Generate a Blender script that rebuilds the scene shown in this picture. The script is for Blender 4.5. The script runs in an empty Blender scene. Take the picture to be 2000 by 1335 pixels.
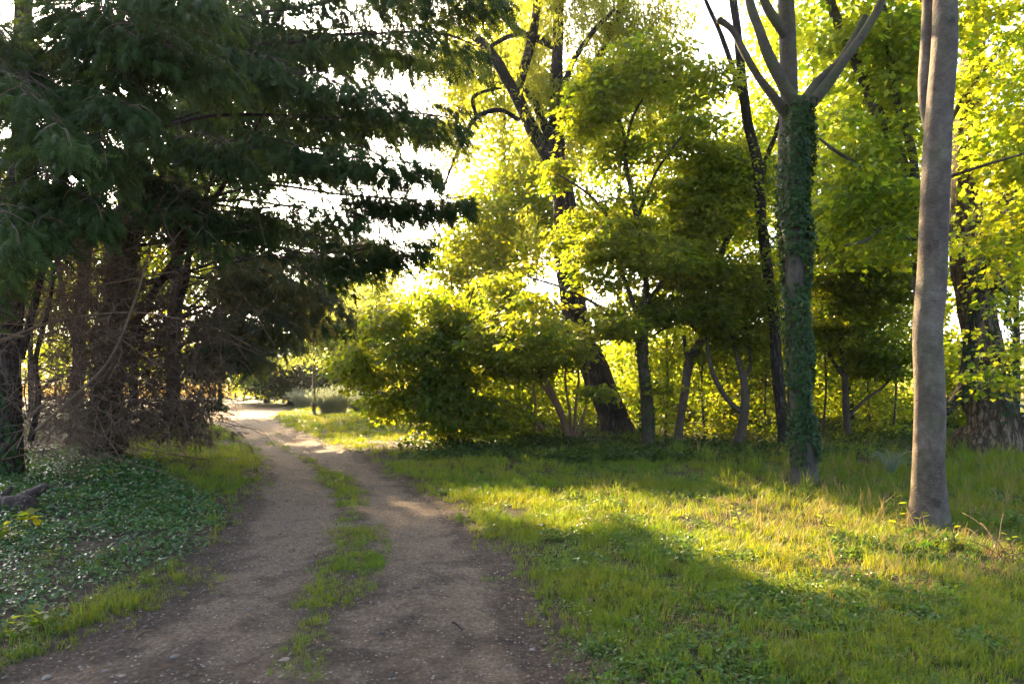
import bpy, math, random
import numpy as np
from mathutils import Vector

# ------------------------------------------------------------------ camera, sky, sun, exposure
SC = bpy.context.scene
FPX, CX, HY, CAMZ = 1333.3, 1000.0, 735.0, 1.6      # focal length, centre, horizon in photograph pixels; eye height
cam = bpy.data.cameras.new('camera')
cam.lens = 24.0; cam.sensor_width = 36.0
cam.shift_y = (HY - 667.5) / 2000.0
cam.clip_start = 0.05; cam.clip_end = 3000
cam.dof.use_dof = True; cam.dof.focus_distance = 9.0; cam.dof.aperture_fstop = 3.5
camo = bpy.data.objects.new('camera', cam)
SC.collection.objects.link(camo)
camo.location = (0, 0, CAMZ); camo.rotation_euler = (math.radians(90), 0, 0)
SC.camera = camo

SUN_AZ, SUN_EL = math.radians(-22), math.radians(27)          # azimuth from +Y (negative = left), elevation
w = bpy.data.worlds.new('World'); SC.world = w; w.use_nodes = True
nt = w.node_tree; bg = nt.nodes['Background']
sky = nt.nodes.new('ShaderNodeTexSky'); sky.sky_type = 'NISHITA'; sky.sun_disc = False
sky.sun_elevation = SUN_EL; sky.sun_rotation = SUN_AZ
sky.air_density = 0.6; sky.dust_density = 4.0; sky.ozone_density = 0.4
nt.links.new(sky.outputs[0], bg.inputs[0]); bg.inputs[1].default_value = 0.132
sl = bpy.data.lights.new('sun', 'SUN'); sl.energy = 5.0; sl.angle = math.radians(0.6); sl.color = (1.0, 0.71, 0.38)
so = bpy.data.objects.new('sun', sl); SC.collection.objects.link(so)
sd = Vector((math.sin(SUN_AZ) * math.cos(SUN_EL), math.cos(SUN_AZ) * math.cos(SUN_EL), math.sin(SUN_EL)))
so.rotation_euler = sd.to_track_quat('Z', 'Y').to_euler(); so.location = (-20, 40, 30)
SC.view_settings.view_transform = 'Standard'; SC.view_settings.look = 'None'
SC.view_settings.gamma = 1.0; SC.view_settings.use_curve_mapping = False
SC.view_settings.exposure = 2.95
SC.render.engine = 'CYCLES'
cy = SC.cycles
cy.max_bounces = 9; cy.diffuse_bounces = 5; cy.glossy_bounces = 2; cy.transmission_bounces = 7; cy.transparent_max_bounces = 4
cy.use_denoising = True; cy.sample_clamp_indirect = 6.0
cy.caustics_reflective = False; cy.caustics_refractive = False

# ------------------------------------------------------------------ helpers
rng = np.random.default_rng(7)
random.seed(7)
COL = SC.collection

def P(px, py, d):
    return np.array([(px - CX) / FPX * d, d, CAMZ + (HY - py) / FPX * d])
def Gd(py):
    return CAMZ * FPX / (py - HY)
def G(px, py):
    d = Gd(py); x = (px - CX) / FPX * d
    return np.array([x, d, float(hgt(np.array([x]), np.array([d]))[0])])

def vnoise(p, seed=0):
    """value noise in 0..1; p (N,3)"""
    p = np.asarray(p, dtype=np.float64)
    i = np.floor(p).astype(np.int64); f = p - i; f = f * f * (3 - 2 * f)
    def h(a, b, c):
        n = (a * 73856093) ^ (b * 19349663) ^ (c * 83492791) ^ (seed * 2654435761)
        n = (n ^ (n >> 13)) * 1274126177
        n = n ^ (n >> 16)
        return (n & 0xffff) / 65535.0
    r = 0
    for dx in (0, 1):
        for dy in (0, 1):
            for dz in (0, 1):
                wgt = (f[:, 0] if dx else 1 - f[:, 0]) * (f[:, 1] if dy else 1 - f[:, 1]) * (f[:, 2] if dz else 1 - f[:, 2])
                r = r + wgt * h(i[:, 0] + dx, i[:, 1] + dy, i[:, 2] + dz)
    return r
def n2(x, y, s, seed=0):
    return vnoise(np.stack([x * s, y * s, np.zeros_like(x) + 0.5], 1), seed)
def fbm2(x, y, s, seed=0):
    return (n2(x, y, s, seed) + .5 * n2(x, y, s * 2.1, seed + 1) + .25 * n2(x, y, s * 4.3, seed + 2)) / 1.75

# path edges traced on the ground: (px,py) in the photograph
_L = [(-420, 1420), (-200, 1335), (0, 1297), (120, 1255), (240, 1195), (310, 1140), (380, 1090), (430, 1050), (452, 1010), (485, 965), (505, 925), (510, 905),
      (493, 880), (460, 850), (412, 828), (370, 815), (310, 807), (300, 800), (425, 794), (440, 785), (452, 778)]
_R = [(1215, 1420), (1165, 1335), (1110, 1250), (1060, 1170), (1005, 1095), (935, 1030), (870, 975), (800, 935), (735, 900), (680, 875), (600, 845), (548, 822),
      (535, 812), (560, 803), (572, 798), (500, 793), (482, 785), (478, 778)]
def _edge(E):
    d = np.array([Gd(y) for _, y in E]); x = np.array([(a - CX) / FPX for a, _ in E]) * d
    o = np.argsort(d); return d[o], x[o]
_ld, _lx = _edge(_L); _rd, _rx = _edge(_R)
_lx[0] = -2.6; _rx[0] = .45
def xl(y): return np.interp(y, _ld, _lx)
def xr(y): return np.interp(y, _rd, _rx)
PATH_END = 47.0
def inpath(x, y):
    """signed distance-like: >0 inside the track (metres to nearest edge along x)"""
    s = np.minimum(x - xl(y), xr(y) - x)
    return np.where((y > PATH_END) | (y < -6), -1.0, s)
def strip(x, y):
    """grassy middle strip of the track 0..1"""
    c = np.interp(y, [2.5, 3.6, 4.7, 6.0, 6.9, 9.5, 11.5, 14.8, 18], [-1.06, -1.12, -1.36, -1.37, -1.57, -2.28, -3.1, -4.75, -6.6])
    wd = np.interp(y, [2.5, 4.4, 5.0, 6.8, 7.6, 8.6, 9.6, 11.2, 12.2, 14.5, 18], [.20, .20, .24, .32, .22, .20, .26, .24, .14, .25, .2])
    q = (x - c) / wd
    return np.exp(-q * q) * np.interp(y, [2.5, 4.6, 5.5, 9, 11, 14, 18, 22], [.26, .34, .95, 1, 1, .45, .5, .1])
def hgt(x, y):
    x = np.asarray(x, float); y = np.asarray(y, float)
    s = inpath(x, y)
    far = np.clip((np.hypot(x, y) - 3) / 25, 0, 1)
    b = (fbm2(x, y, .35, 3) - .5) * (.10 + .25 * far) + (n2(x, y, 1.7, 9) - .5) * .04
    k = np.clip((s + .25) / .6, 0, 1); k = k * k * (3 - 2 * k)
    b = b * (1 - .75 * k) - .05 * k
    mid = np.clip(s / .55, 0, 1)
    b = b + .035 * strip(x, y) * k + .02 * (n2(x, y, 2.6, 21) - .5) * k
    b = b + .10 * np.clip((-x - 3.2) / 3, 0, 1) * np.clip((16 - y) / 6, 0, 1)      # bank under the conifers
    return b

def mesh_np(name, V, faces, mats, smooth=False, attrs=None, fmat=None):
    """faces: list of (M,k) int arrays"""
    V = np.asarray(V, dtype=np.float32)
    faces = [np.asarray(f, dtype=np.int32) for f in faces if len(f)]
    me = bpy.data.meshes.new(name)
    me.vertices.add(len(V)); me.vertices.foreach_set('co', V.ravel())
    if faces:
        li = np.concatenate([f.ravel() for f in faces])
        tot = np.concatenate([np.full(len(f), f.shape[1], np.int32) for f in faces])
        st = np.concatenate([[0], np.cumsum(tot)[:-1]]).astype(np.int32)
        me.loops.add(len(li)); me.loops.foreach_set('vertex_index', li)
        me.polygons.add(len(tot)); me.polygons.foreach_set('loop_start', st); me.polygons.foreach_set('loop_total', tot)
        if smooth: me.polygons.foreach_set('use_smooth', np.ones(len(tot), bool))
    for m in (mats if isinstance(mats, (list, tuple)) else [mats]): me.materials.append(m)
    if fmat is not None: me.polygons.foreach_set('material_index', np.asarray(fmat, np.int32))
    for k, a in (attrs or {}).items():
        at = me.attributes.new(k, 'FLOAT', 'POINT'); at.data.foreach_set('value', np.asarray(a, np.float32))
    me.update(calc_edges=True)
    return me

def link(name, me, parent=None, loc=None, kind=None, label=None):
    o = bpy.data.objects.new(name, me); COL.objects.link(o)
    if parent is not None: o.parent = parent
    if loc is not None: o.location = [float(v) for v in loc]
    if kind: o['kind'] = kind
    if label: o['label'] = label
    return o
def thing(name, label, cat, loc, group=None):
    o = bpy.data.objects.new(name, None); COL.objects.link(o); o.location = [float(v) for v in loc]
    o.empty_display_size = .2
    o['label'] = label; o['category'] = cat
    if group: o['group'] = group
    return o
def tag(o, label, cat, group=None):
    o['label'] = label; o['category'] = cat
    if group: o['group'] = group
    return o

def unit(v):
    v = np.asarray(v, float); return v / np.maximum(np.linalg.norm(v, axis=-1, keepdims=True), 1e-9)

def catmull(pts, n):
    """resample a polyline (k,c) smoothly with n points per segment"""
    pts = np.asarray(pts, float)
    if len(pts) == 2:
        t = np.linspace(0, 1, n + 1)[:, None]; return pts[0] * (1 - t) + pts[1] * t
    p = np.vstack([2 * pts[0] - pts[1], pts, 2 * pts[-1] - pts[-2]])
    out = []
    for i in range(1, len(p) - 2):
        t = np.linspace(0, 1, n, endpoint=False)[:, None]
        a, b, c, d = p[i - 1], p[i], p[i + 1], p[i + 2]
        out.append(.5 * (2 * b + (c - a) * t + (2 * a - 5 * b + 4 * c - d) * t ** 2 + (3 * b - a - 3 * c + d) * t ** 3))
    out.append(pts[-1:]); return np.vstack(out)

class Geo:
    """collects arrays for one mesh"""
    def __init__(s): s.V = []; s.Q = []; s.T = []; s.a = []; s.n = 0
    def add(s, V, Q=None, T=None, a=None):
        V = np.asarray(V, float)
        if Q is not None and len(Q): s.Q.append(np.asarray(Q) + s.n)
        if T is not None and len(T): s.T.append(np.asarray(T) + s.n)
        s.V.append(V); s.a.append(np.zeros(len(V)) if a is None else np.broadcast_to(a, (len(V),)))
        s.n += len(V)
    def tube(s, pts, rad, sides=8, rough=0.0, seed=0, cap=True, a=0.0, flute=0.0):
        pts = np.asarray(pts, float); rad = np.asarray(rad, float); n = len(pts)
        tan = unit(np.gradient(pts, axis=0))
        ref = np.array([1., 0, 0]) if abs(tan[0, 0]) < .8 else np.array([0, 1., 0])
        u = np.zeros_like(pts); 
        cur = ref
        for i in range(n):
            cur = cur - tan[i] * np.dot(cur, tan[i]); cur = cur / (np.linalg.norm(cur) + 1e-9); u[i] = cur
        v = np.cross(tan, u)
        th = np.linspace(0, 2 * np.pi, sides, endpoint=False)
        R = rad[:, None] * np.ones(sides)[None]
        if rough:
            q = np.stack([np.repeat(np.cumsum(np.r_[0, np.linalg.norm(np.diff(pts, axis=0), axis=1)])[:, None], sides, 1).ravel() * 2.2,
                          np.tile(np.cos(th) * 1.5, n) + seed * 3.7, np.tile(np.sin(th) * 1.5, n)], 1)
            R = R * (1 + rough * (vnoise(q, seed) - .5).reshape(n, sides) * 2)
        if flute:
            R = R * (1 + flute * np.sin(th * 7 + seed)[None] * .5 + flute * np.sin(th * 13 + 2 * seed)[None] * .3)
        V = pts[:, None, :] + R[:, :, None] * (np.cos(th)[None, :, None] * u[:, None, :] + np.sin(th)[None, :, None] * v[:, None, :])
        V = V.reshape(-1, 3)
        i = np.arange(n - 1)[:, None] * sides; j = np.arange(sides)[None]; j2 = (j + 1) % sides
        Q = np.stack([i + j, i + j2, i + sides + j2, i + sides + j], -1).reshape(-1, 4)
        T = None
        if cap:
            V = np.vstack([V, pts[-1] + tan[-1] * rad[-1] * .5]); b = (n - 1) * sides
            T = np.stack([b + np.arange(sides), b + (np.arange(sides) + 1) % sides, np.full(sides, n * sides)], 1)
        s.add(V, Q, T, a)
    def leaves(s, c, axis, nrm, length, width, shape='rhomb', v=None, fold=.25, curl=.15):
        """c,axis,nrm (N,3)"""
        N = len(c); 
        if N == 0: return
        axis = unit(axis); side = unit(np.cross(axis, nrm)); up = np.cross(side, axis)
        L = np.broadcast_to(length, (N,))[:, None, None]; Wd = np.broadcast_to(width, (N,))[:, None, None]
        tv, tt = TEMPL[shape]
        x = tv[None, :, 0:1]; y = tv[None, :, 1:2]
        z = np.abs(x) * fold * Wd - y * y * curl * L
        V = c[:, None, :] + side[:, None, :] * x * Wd + axis[:, None, :] * y * L + up[:, None, :] * z
        k = len(tv)
        T = (tt[None] + (np.arange(N) * k)[:, None, None]).reshape(-1, 3)
        vv = rng.random(N) if v is None else v
        s.add(V.reshape(-1, 3), None, T, np.repeat(vv, k))
    def build(s, name, mats, smooth=False, base=None):
        V = np.vstack(s.V) if s.V else np.zeros((0, 3))
        if base is not None: V = V - np.asarray(base)
        fs = []
        if s.Q: fs.append(np.vstack(s.Q))
        if s.T: fs.append(np.vstack(s.T))
        return mesh_np(name, V, fs, mats, smooth, {'v': np.concatenate(s.a) if s.a else []})

def _fan(out, c):
    out = np.array(out, float); V = np.vstack([[c], out]); n = len(out)
    T = np.array([[0, i + 1, i + 2] for i in range(n - 1)] + [[0, n, 1]])
    return V, T
def _frond():
    V = [[.02, 0], [-.02, 0], [0, 1.0]]; T = [[0, 2, 1]]
    for i in range(5):
        y = .08 + .155 * i; w = .5 * (1 - .13 * i) * (.75 + .25 * (i > 0))
        for sg in (-1, 1):
            k = len(V); V += [[0, y], [sg * w, y + .24], [0, y + .155]]; T += [[k, k + 1, k + 2]]
    return np.array(V, float), np.array(T)
TEMPL = {
    'frond': _frond(),
    'rhomb': (np.array([[0, 0], [.5, .45], [0, 1], [-.5, .45]], float), np.array([[0, 1, 2], [0, 2, 3]])),
    'oval': (np.array([[0, 0], [.38, .22], [.45, .6], [0, 1], [-.45, .6], [-.38, .22]], float), np.array([[0, 1, 2], [0, 2, 3], [0, 3, 4], [0, 4, 5]])),
    'palm': _fan([[0, 0], [.42, .10], [.30, .38], [.52, .62], [.18, .66], [0, 1.0], [-.18, .66], [-.52, .62], [-.30, .38], [-.42, .10]], [0, .4]),
    'tri3': (np.array([[0, 0], [.5, .25], [0, 1], [-.5, .25]], float), np.array([[0, 1, 2], [0, 2, 3]])),
    'ivy': _fan([[0, 0.05], [.40, -.02], [.50, .34], [.20, .48], [0, 1.0], [-.20, .48], [-.50, .34], [-.40, -.02]], [0, .35]),
}

# ------------------------------------------------------------------ materials
def newmat(name):
    m = bpy.data.materials.new(name); m.use_nodes = True; t = m.node_tree
    for n in list(t.nodes): t.nodes.remove(n)
    out = t.nodes.new('ShaderNodeOutputMaterial')
    return m, t, out
def N(t, typ, **kw):
    n = t.nodes.new(typ)
    for k, v in kw.items():
        if k.startswith('i_'):
            n.inputs[k[2:].replace('_', ' ')].default_value = v
        else: setattr(n, k, v)
    return n
def ramp(t, fac, stops, interp='LINEAR'):
    r = t.nodes.new('ShaderNodeValToRGB'); r.color_ramp.interpolation = interp
    e = r.color_ramp.elements
    while len(e) < len(stops): e.new(.5)
    for i, (p, c) in enumerate(stops):
        e[i].position = p; e[i].color = (*c, 1) if len(c) == 3 else c
    t.links.new(fac, r.inputs[0]); return r
def mixc(t, fac, a, b, mode='MIX'):
    m = t.nodes.new('ShaderNodeMix'); m.data_type = 'RGBA'; m.blend_type = mode
    for s, v in ((m.inputs['Factor'], fac), (m.inputs['A'], a), (m.inputs['B'], b)):
        pass
    fi, ai, bi = m.inputs[0], m.inputs[6], m.inputs[7]
    for s, v in ((fi, fac), (ai, a), (bi, b)):
        if hasattr(v, 'is_linked') or hasattr(v, 'node'): t.links.new(v, s)
        elif isinstance(v, (int, float)): s.default_value = v
        else: s.default_value = (*v, 1)
    return m.outputs[2]

def leafmat(name, refl, trans, rough=.45, spec=.4, tmix=.5, noise=2.0, inst=False):
    """refl, trans: two colours each, mixed by the per-leaf value v"""
    m, t, out = newmat(name)
    if inst:
        oi = N(t, 'ShaderNodeObjectInfo'); at = N(t, 'ShaderNodeAttribute', attribute_name='v')
        nz = N(t, 'ShaderNodeTexNoise'); nz.inputs['Scale'].default_value = noise; nz.inputs['Detail'].default_value = 2
        t.links.new(oi.outputs['Location'], nz.inputs['Vector'])
        a = N(t, 'ShaderNodeMath', operation='MULTIPLY'); t.links.new(oi.outputs['Random'], a.inputs[0]); a.inputs[1].default_value = .35
        b = N(t, 'ShaderNodeMath', operation='MULTIPLY_ADD'); t.links.new(at.outputs['Fac'], b.inputs[0]); b.inputs[1].default_value = .3
        t.links.new(a.outputs[0], b.inputs[2])
        c = N(t, 'ShaderNodeMapRange'); t.links.new(nz.outputs['Fac'], c.inputs['Value'])
        c.inputs['From Min'].default_value = .35; c.inputs['From Max'].default_value = .68; c.inputs['To Max'].default_value = .5
        d = N(t, 'ShaderNodeMath', operation='ADD', use_clamp=True); t.links.new(b.outputs[0], d.inputs[0]); t.links.new(c.outputs[0], d.inputs[1])
        fac = d.outputs[0]
    else:
        at = N(t, 'ShaderNodeAttribute', attribute_name='v')
        ge = N(t, 'ShaderNodeNewGeometry')
        nz = N(t, 'ShaderNodeTexNoise'); nz.inputs['Scale'].default_value = noise; nz.inputs['Detail'].default_value = 2
        t.links.new(ge.outputs['Position'], nz.inputs['Vector'])
        a = N(t, 'ShaderNodeMath', operation='MULTIPLY'); t.links.new(at.outputs['Fac'], a.inputs[0]); a.inputs[1].default_value = .6
        c = N(t, 'ShaderNodeMapRange'); t.links.new(nz.outputs['Fac'], c.inputs['Value'])
        c.inputs['From Min'].default_value = .35; c.inputs['From Max'].default_value = .68; c.inputs['To Max'].default_value = .4
        d = N(t, 'ShaderNodeMath', operation='ADD', use_clamp=True); t.links.new(a.outputs[0], d.inputs[0]); t.links.new(c.outputs[0], d.inputs[1])
        fac = d.outputs[0]
    cr = mixc(t, fac, refl[0], refl[1]); ct = mixc(t, fac, trans[0], trans[1])
    p = N(t, 'ShaderNodeBsdfPrincipled'); t.links.new(cr, p.inputs['Base Color'])
    p.inputs['Roughness'].default_value = rough; p.inputs['Specular IOR Level'].default_value = spec
    tr = N(t, 'ShaderNodeBsdfTranslucent'); t.links.new(ct, tr.inputs['Color'])
    mx = N(t, 'ShaderNodeMixShader'); mx.inputs[0].default_value = tmix
    t.links.new(p.outputs[0], mx.inputs[1]); t.links.new(tr.outputs[0], mx.inputs[2]); t.links.new(mx.outputs[0], out.inputs[0])
    return m

def barkmat(name, dark, mid, light, scale=(1, 1, 1), vein=8.0, bump=.5, lentil=0.0, moss=0.0, rough=.85):
    m, t, out = newmat(name)
    tc = N(t, 'ShaderNodeTexCoord')
    mp = N(t, 'ShaderNodeMapping'); mp.inputs['Scale'].default_value = scale; t.links.new(tc.outputs['Object'], mp.inputs[0])
    n1 = N(t, 'ShaderNodeTexNoise'); n1.inputs['Scale'].default_value = vein; n1.inputs['Detail'].default_value = 6; n1.inputs['Roughness'].default_value = .65
    t.links.new(mp.outputs[0], n1.inputs['Vector'])
    v1 = N(t, 'ShaderNodeTexVoronoi', feature='DISTANCE_TO_EDGE'); v1.inputs['Scale'].default_value = vein * .8
    wv = N(t, 'ShaderNodeVectorMath', operation='MULTIPLY_ADD')
    t.links.new(n1.outputs['Color'], wv.inputs[0]); wv.inputs[1].default_value = (.25, .25, .25); t.links.new(mp.outputs[0], wv.inputs[2])
    t.links.new(wv.outputs[0], v1.inputs['Vector'])
    n2_ = N(t, 'ShaderNodeTexNoise'); n2_.inputs['Scale'].default_value = 2.2; n2_.inputs['Detail'].default_value = 5; t.links.new(tc.outputs['Object'], n2_.inputs['Vector'])
    c1 = ramp(t, n1.outputs['Fac'], [(.30, dark), (.5, mid), (.72, light)])
    col = mixc(t, .55, c1.outputs[0], ramp(t, n2_.outputs['Fac'], [(.33, dark), (.5, mid), (.68, light)]).outputs[0])
    hsum = n1.outputs['Fac']
    if lentil:
        mp2 = N(t, 'ShaderNodeMapping'); mp2.inputs['Scale'].default_value = (26, 26, 80); t.links.new(tc.outputs['Object'], mp2.inputs[0])
        n3 = N(t, 'ShaderNodeTexNoise'); n3.inputs['Scale'].default_value = 1.0; n3.inputs['Detail'].default_value = 3; t.links.new(mp2.outputs[0], n3.inputs['Vector'])
        r3 = ramp(t, n3.outputs['Fac'], [(.38, (0, 0, 0)), (.5, (.5, .5, .5)), (.66, (1, 1, 1))])
        dk = mixc(t, r3.outputs[0], dark, light)
        col = mixc(t, lentil, col, dk)
        n5 = N(t, 'ShaderNodeTexNoise'); n5.inputs['Scale'].default_value = 4.5; n5.inputs['Detail'].default_value = 7; n5.inputs['Roughness'].default_value = .7; n5.inputs['Distortion'].default_value = .6
        t.links.new(tc.outputs['Object'], n5.inputs['Vector'])
        r5 = ramp(t, n5.outputs['Fac'], [(.50, (0, 0, 0)), (.60, (.75, .75, .75))])
        col = mixc(t, r5.outputs[0], col, tuple(.5 * (a_ + b_) for a_, b_ in zip(dark, mid)))
        vk = N(t, 'ShaderNodeTexVoronoi'); vk.inputs['Scale'].default_value = 2.6; t.links.new(wv.outputs[0], vk.inputs['Vector'])
        rk = ramp(t, vk.outputs['Distance'], [(.0, (.9, .9, .9)), (.10, (.6, .6, .6)), (.16, (0, 0, 0))])
        col = mixc(t, rk.outputs[0], col, dark)
        r6 = ramp(t, n5.outputs['Fac'], [(.30, (.7, .7, .7)), (.40, (0, 0, 0))])
        col = mixc(t, r6.outputs[0], col, light)
        ad = N(t, 'ShaderNodeMath', operation='MULTIPLY_ADD'); t.links.new(n3.outputs['Fac'], ad.inputs[0]); ad.inputs[1].default_value = .35; t.links.new(n5.outputs['Fac'], ad.inputs[2]); hsum = ad.outputs[0]
    else:
        cr = ramp(t, v1.outputs['Distance'], [(0, (0, 0, 0)), (.22, (1, 1, 1))])
        col = mixc(t, cr.outputs[0], dark, col)
        ad = N(t, 'ShaderNodeMath', operation='MULTIPLY_ADD'); t.links.new(cr.outputs[0], ad.inputs[0]); ad.inputs[1].default_value = .9; t.links.new(n1.outputs['Fac'], ad.inputs[2]); hsum = ad.outputs[0]
    if moss:
        n4 = N(t, 'ShaderNodeTexNoise'); n4.inputs['Scale'].default_value = 3.1; n4.inputs['Detail'].default_value = 4; t.links.new(tc.outputs['Object'], n4.inputs['Vector'])
        r4 = ramp(t, n4.outputs['Fac'], [(.5, (0, 0, 0)), (.66, (moss, moss, moss))])
        col = mixc(t, r4.outputs[0], col, (.07, .09, .025))
    p = N(t, 'ShaderNodeBsdfPrincipled'); t.links.new(col, p.inputs['Base Color']); p.inputs['Roughness'].default_value = rough
    p.inputs['Specular IOR Level'].default_value = .25
    bp = N(t, 'ShaderNodeBump'); bp.inputs['Strength'].default_value = bump; bp.inputs['Distance'].default_value = .02
    t.links.new(hsum, bp.inputs['Height']); t.links.new(bp.outputs[0], p.inputs['Normal'])
    t.links.new(p.outputs[0], out.inputs[0])
    return m

M = {}
M['maple'] = leafmat('maple_leaf', [(.030, .075, .012), (.075, .125, .016)], [(.15, .33, .010), (.60, .52, .018)], tmix=.63)
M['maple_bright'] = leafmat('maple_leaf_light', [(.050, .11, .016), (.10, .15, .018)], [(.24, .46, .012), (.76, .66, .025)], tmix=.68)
M['willow'] = leafmat('willow_leaf', [(.05, .085, .018), (.11, .12, .025)], [(.34, .44, .03), (.64, .60, .045)], tmix=.68, rough=.4)
M['shrub'] = leafmat('shrub_leaf', [(.028, .075, .012), (.075, .12, .016)], [(.16, .35, .010), (.62, .54, .018)], tmix=.63)
M['back_leaf'] = leafmat('back_leaf', [(.035, .085, .012), (.085, .13, .016)], [(.20, .40, .012), (.66, .58, .022)], tmix=.66, noise=.8)
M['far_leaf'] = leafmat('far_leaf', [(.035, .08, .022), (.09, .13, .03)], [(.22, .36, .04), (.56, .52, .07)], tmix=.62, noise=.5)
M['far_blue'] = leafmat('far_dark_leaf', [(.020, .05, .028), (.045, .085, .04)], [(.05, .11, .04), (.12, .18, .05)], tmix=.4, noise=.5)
M['cypress'] = leafmat('cypress_spray', [(.011, .030, .007), (.042, .074, .015)], [(.03, .06, .010), (.11, .15, .02)], tmix=.34, rough=.6, spec=.12, noise=1.2)
M['cypress_brown'] = leafmat('cypress_browning_spray', [(.022, .040, .012), (.060, .058, .020)], [(.05, .08, .015), (.16, .13, .03)], tmix=.4, rough=.6, noise=1.0)
M['dead_spray'] = leafmat('dead_cypress_spray', [(.06, .038, .022), (.14, .092, .055)], [(.06, .035, .02), (.16, .10, .05)], tmix=.25, rough=.8, spec=.1)
M['ivy'] = leafmat('ivy_leaf', [(.012, .036, .009), (.036, .078, .016)], [(.04, .09, .010), (.14, .20, .02)], tmix=.28, rough=.5, spec=.18)
M['peri'] = leafmat('ground_cover_leaf', [(.016, .062, .016), (.060, .135, .030)], [(.05, .16, .02), (.18, .30, .03)], tmix=.3, rough=.32, spec=.55)
M['grass'] = leafmat('grass_blade', [(.040, .115, .008), (.120, .165, .014)], [(.11, .30, .006), (.42, .38, .014)], tmix=.45, rough=.5, spec=.3, noise=.55, inst=True)
M['straw'] = leafmat('dry_grass_blade', [(.17, .14, .05), (.26, .21, .08)], [(.26, .20, .05), (.38, .29, .08)], tmix=.4, rough=.6, spec=.2, noise=.5, inst=True)
M['weed'] = leafmat('weed_leaf', [(.025, .085, .016), (.075, .14, .022)], [(.08, .24, .012), (.26, .34, .02)], tmix=.4, rough=.4, spec=.35, noise=.6, inst=True)
M['pale_grass'] = leafmat('pale_plume', [(.22, .27, .20), (.34, .38, .27)], [(.22, .27, .16), (.34, .36, .22)], tmix=.4, rough=.6, spec=.2)
M['field'] = leafmat('golden_field_blade', [(.32, .22, .07), (.44, .32, .11)], [(.40, .28, .08), (.52, .38, .12)], tmix=.45, rough=.6, spec=.1, noise=.1, inst=True)
M['bark_smooth'] = barkmat('smooth_grey_bark', (.030, .021, .014), (.105, .080, .056), (.21, .172, .126), vein=9, bump=.95, lentil=.2, moss=.3)
M['bark_syc'] = barkmat('sycamore_bark', (.026, .021, .015), (.070, .057, .041), (.125, .104, .076), vein=16, bump=.4, lentil=.3, moss=.5)
M['bark_dark'] = barkmat('dark_furrowed_bark', (.014, .011, .009), (.05, .040, .030), (.10, .080, .058), scale=(1, 1, .25), vein=13, bump=.9)
M['bark_oak'] = barkmat('oak_bark', (.04, .027, .016), (.17, .120, .072), (.32, .23, .138), scale=(1, 1, .22), vein=12, bump=1.0)
M['bark_thin'] = barkmat('young_stem_bark', (.025, .019, .013), (.07, .054, .036), (.13, .10, .065), vein=22, bump=.4, lentil=.2)
M['bark_cyp'] = barkmat('cypress_bark', (.020, .013, .010), (.07, .046, .032), (.13, .09, .062), scale=(1, 1, .18), vein=14, bump=.8)
M['dead_twig'] = barkmat('dead_twig_bark', (.075, .044, .025), (.165, .102, .060), (.27, .18, .110), vein=30, bump=.2, lentil=.1)
M['deadwood'] = barkmat('weathered_dead_wood', (.035, .024, .018), (.13, .092, .066), (.26, .20, .15), scale=(1, 1, .3), vein=16, bump=.8)
M['stem_orange'] = barkmat('orange_lit_and_bramble_bark', (.06, .035, .02), (.15, .09, .05), (.25, .16, .09), vein=22, bump=.4, lentil=.2)  # dry bramble red; on the coppice, orange sunlight put into brown stems

def groundmat():
    m, t, out = newmat('woodland_soil')
    ge = N(t, 'ShaderNodeNewGeometry'); pos = ge.outputs['Position']
    def nz(s, d=5, r=.6):
        n = N(t, 'ShaderNodeTexNoise'); n.inputs['Scale'].default_value = s; n.inputs['Detail'].default_value = d; n.inputs['Roughness'].default_value = r
        t.links.new(pos, n.inputs['Vector']); return n.outputs['Fac']
    soil = ramp(t, nz(9), [(.3, (.022, .016, .011)), (.52, (.055, .040, .028)), (.75, (.12, .090, .060))]).outputs[0]
    thatch = ramp(t, nz(25), [(.3, (.016, .018, .007)), (.55, (.040, .040, .014)), (.75, (.10, .075, .03))]).outputs[0]
    at = N(t, 'ShaderNodeAttribute', attribute_name='bare')
    col = mixc(t, at.outputs['Fac'], thatch, soil)
    af = N(t, 'ShaderNodeAttribute', attribute_name='far')
    field = ramp(t, nz(.6), [(.3, (.30, .21, .075)), (.6, (.42, .31, .12)), (.8, (.36, .30, .11))]).outputs[0]
    col = mixc(t, af.outputs['Fac'], col, field)
    p = N(t, 'ShaderNodeBsdfPrincipled'); t.links.new(col, p.inputs['Base Color']); p.inputs['Roughness'].default_value = .95; p.inputs['Specular IOR Level'].default_value = .15
    bp = N(t, 'ShaderNodeBump'); bp.inputs['Strength'].default_value = .6; bp.inputs['Distance'].default_value = .03
    t.links.new(nz(22, 6, .7), bp.inputs['Height']); t.links.new(bp.outputs[0], p.inputs['Normal']); t.links.new(p.outputs[0], out.inputs[0])
    return m
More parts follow.
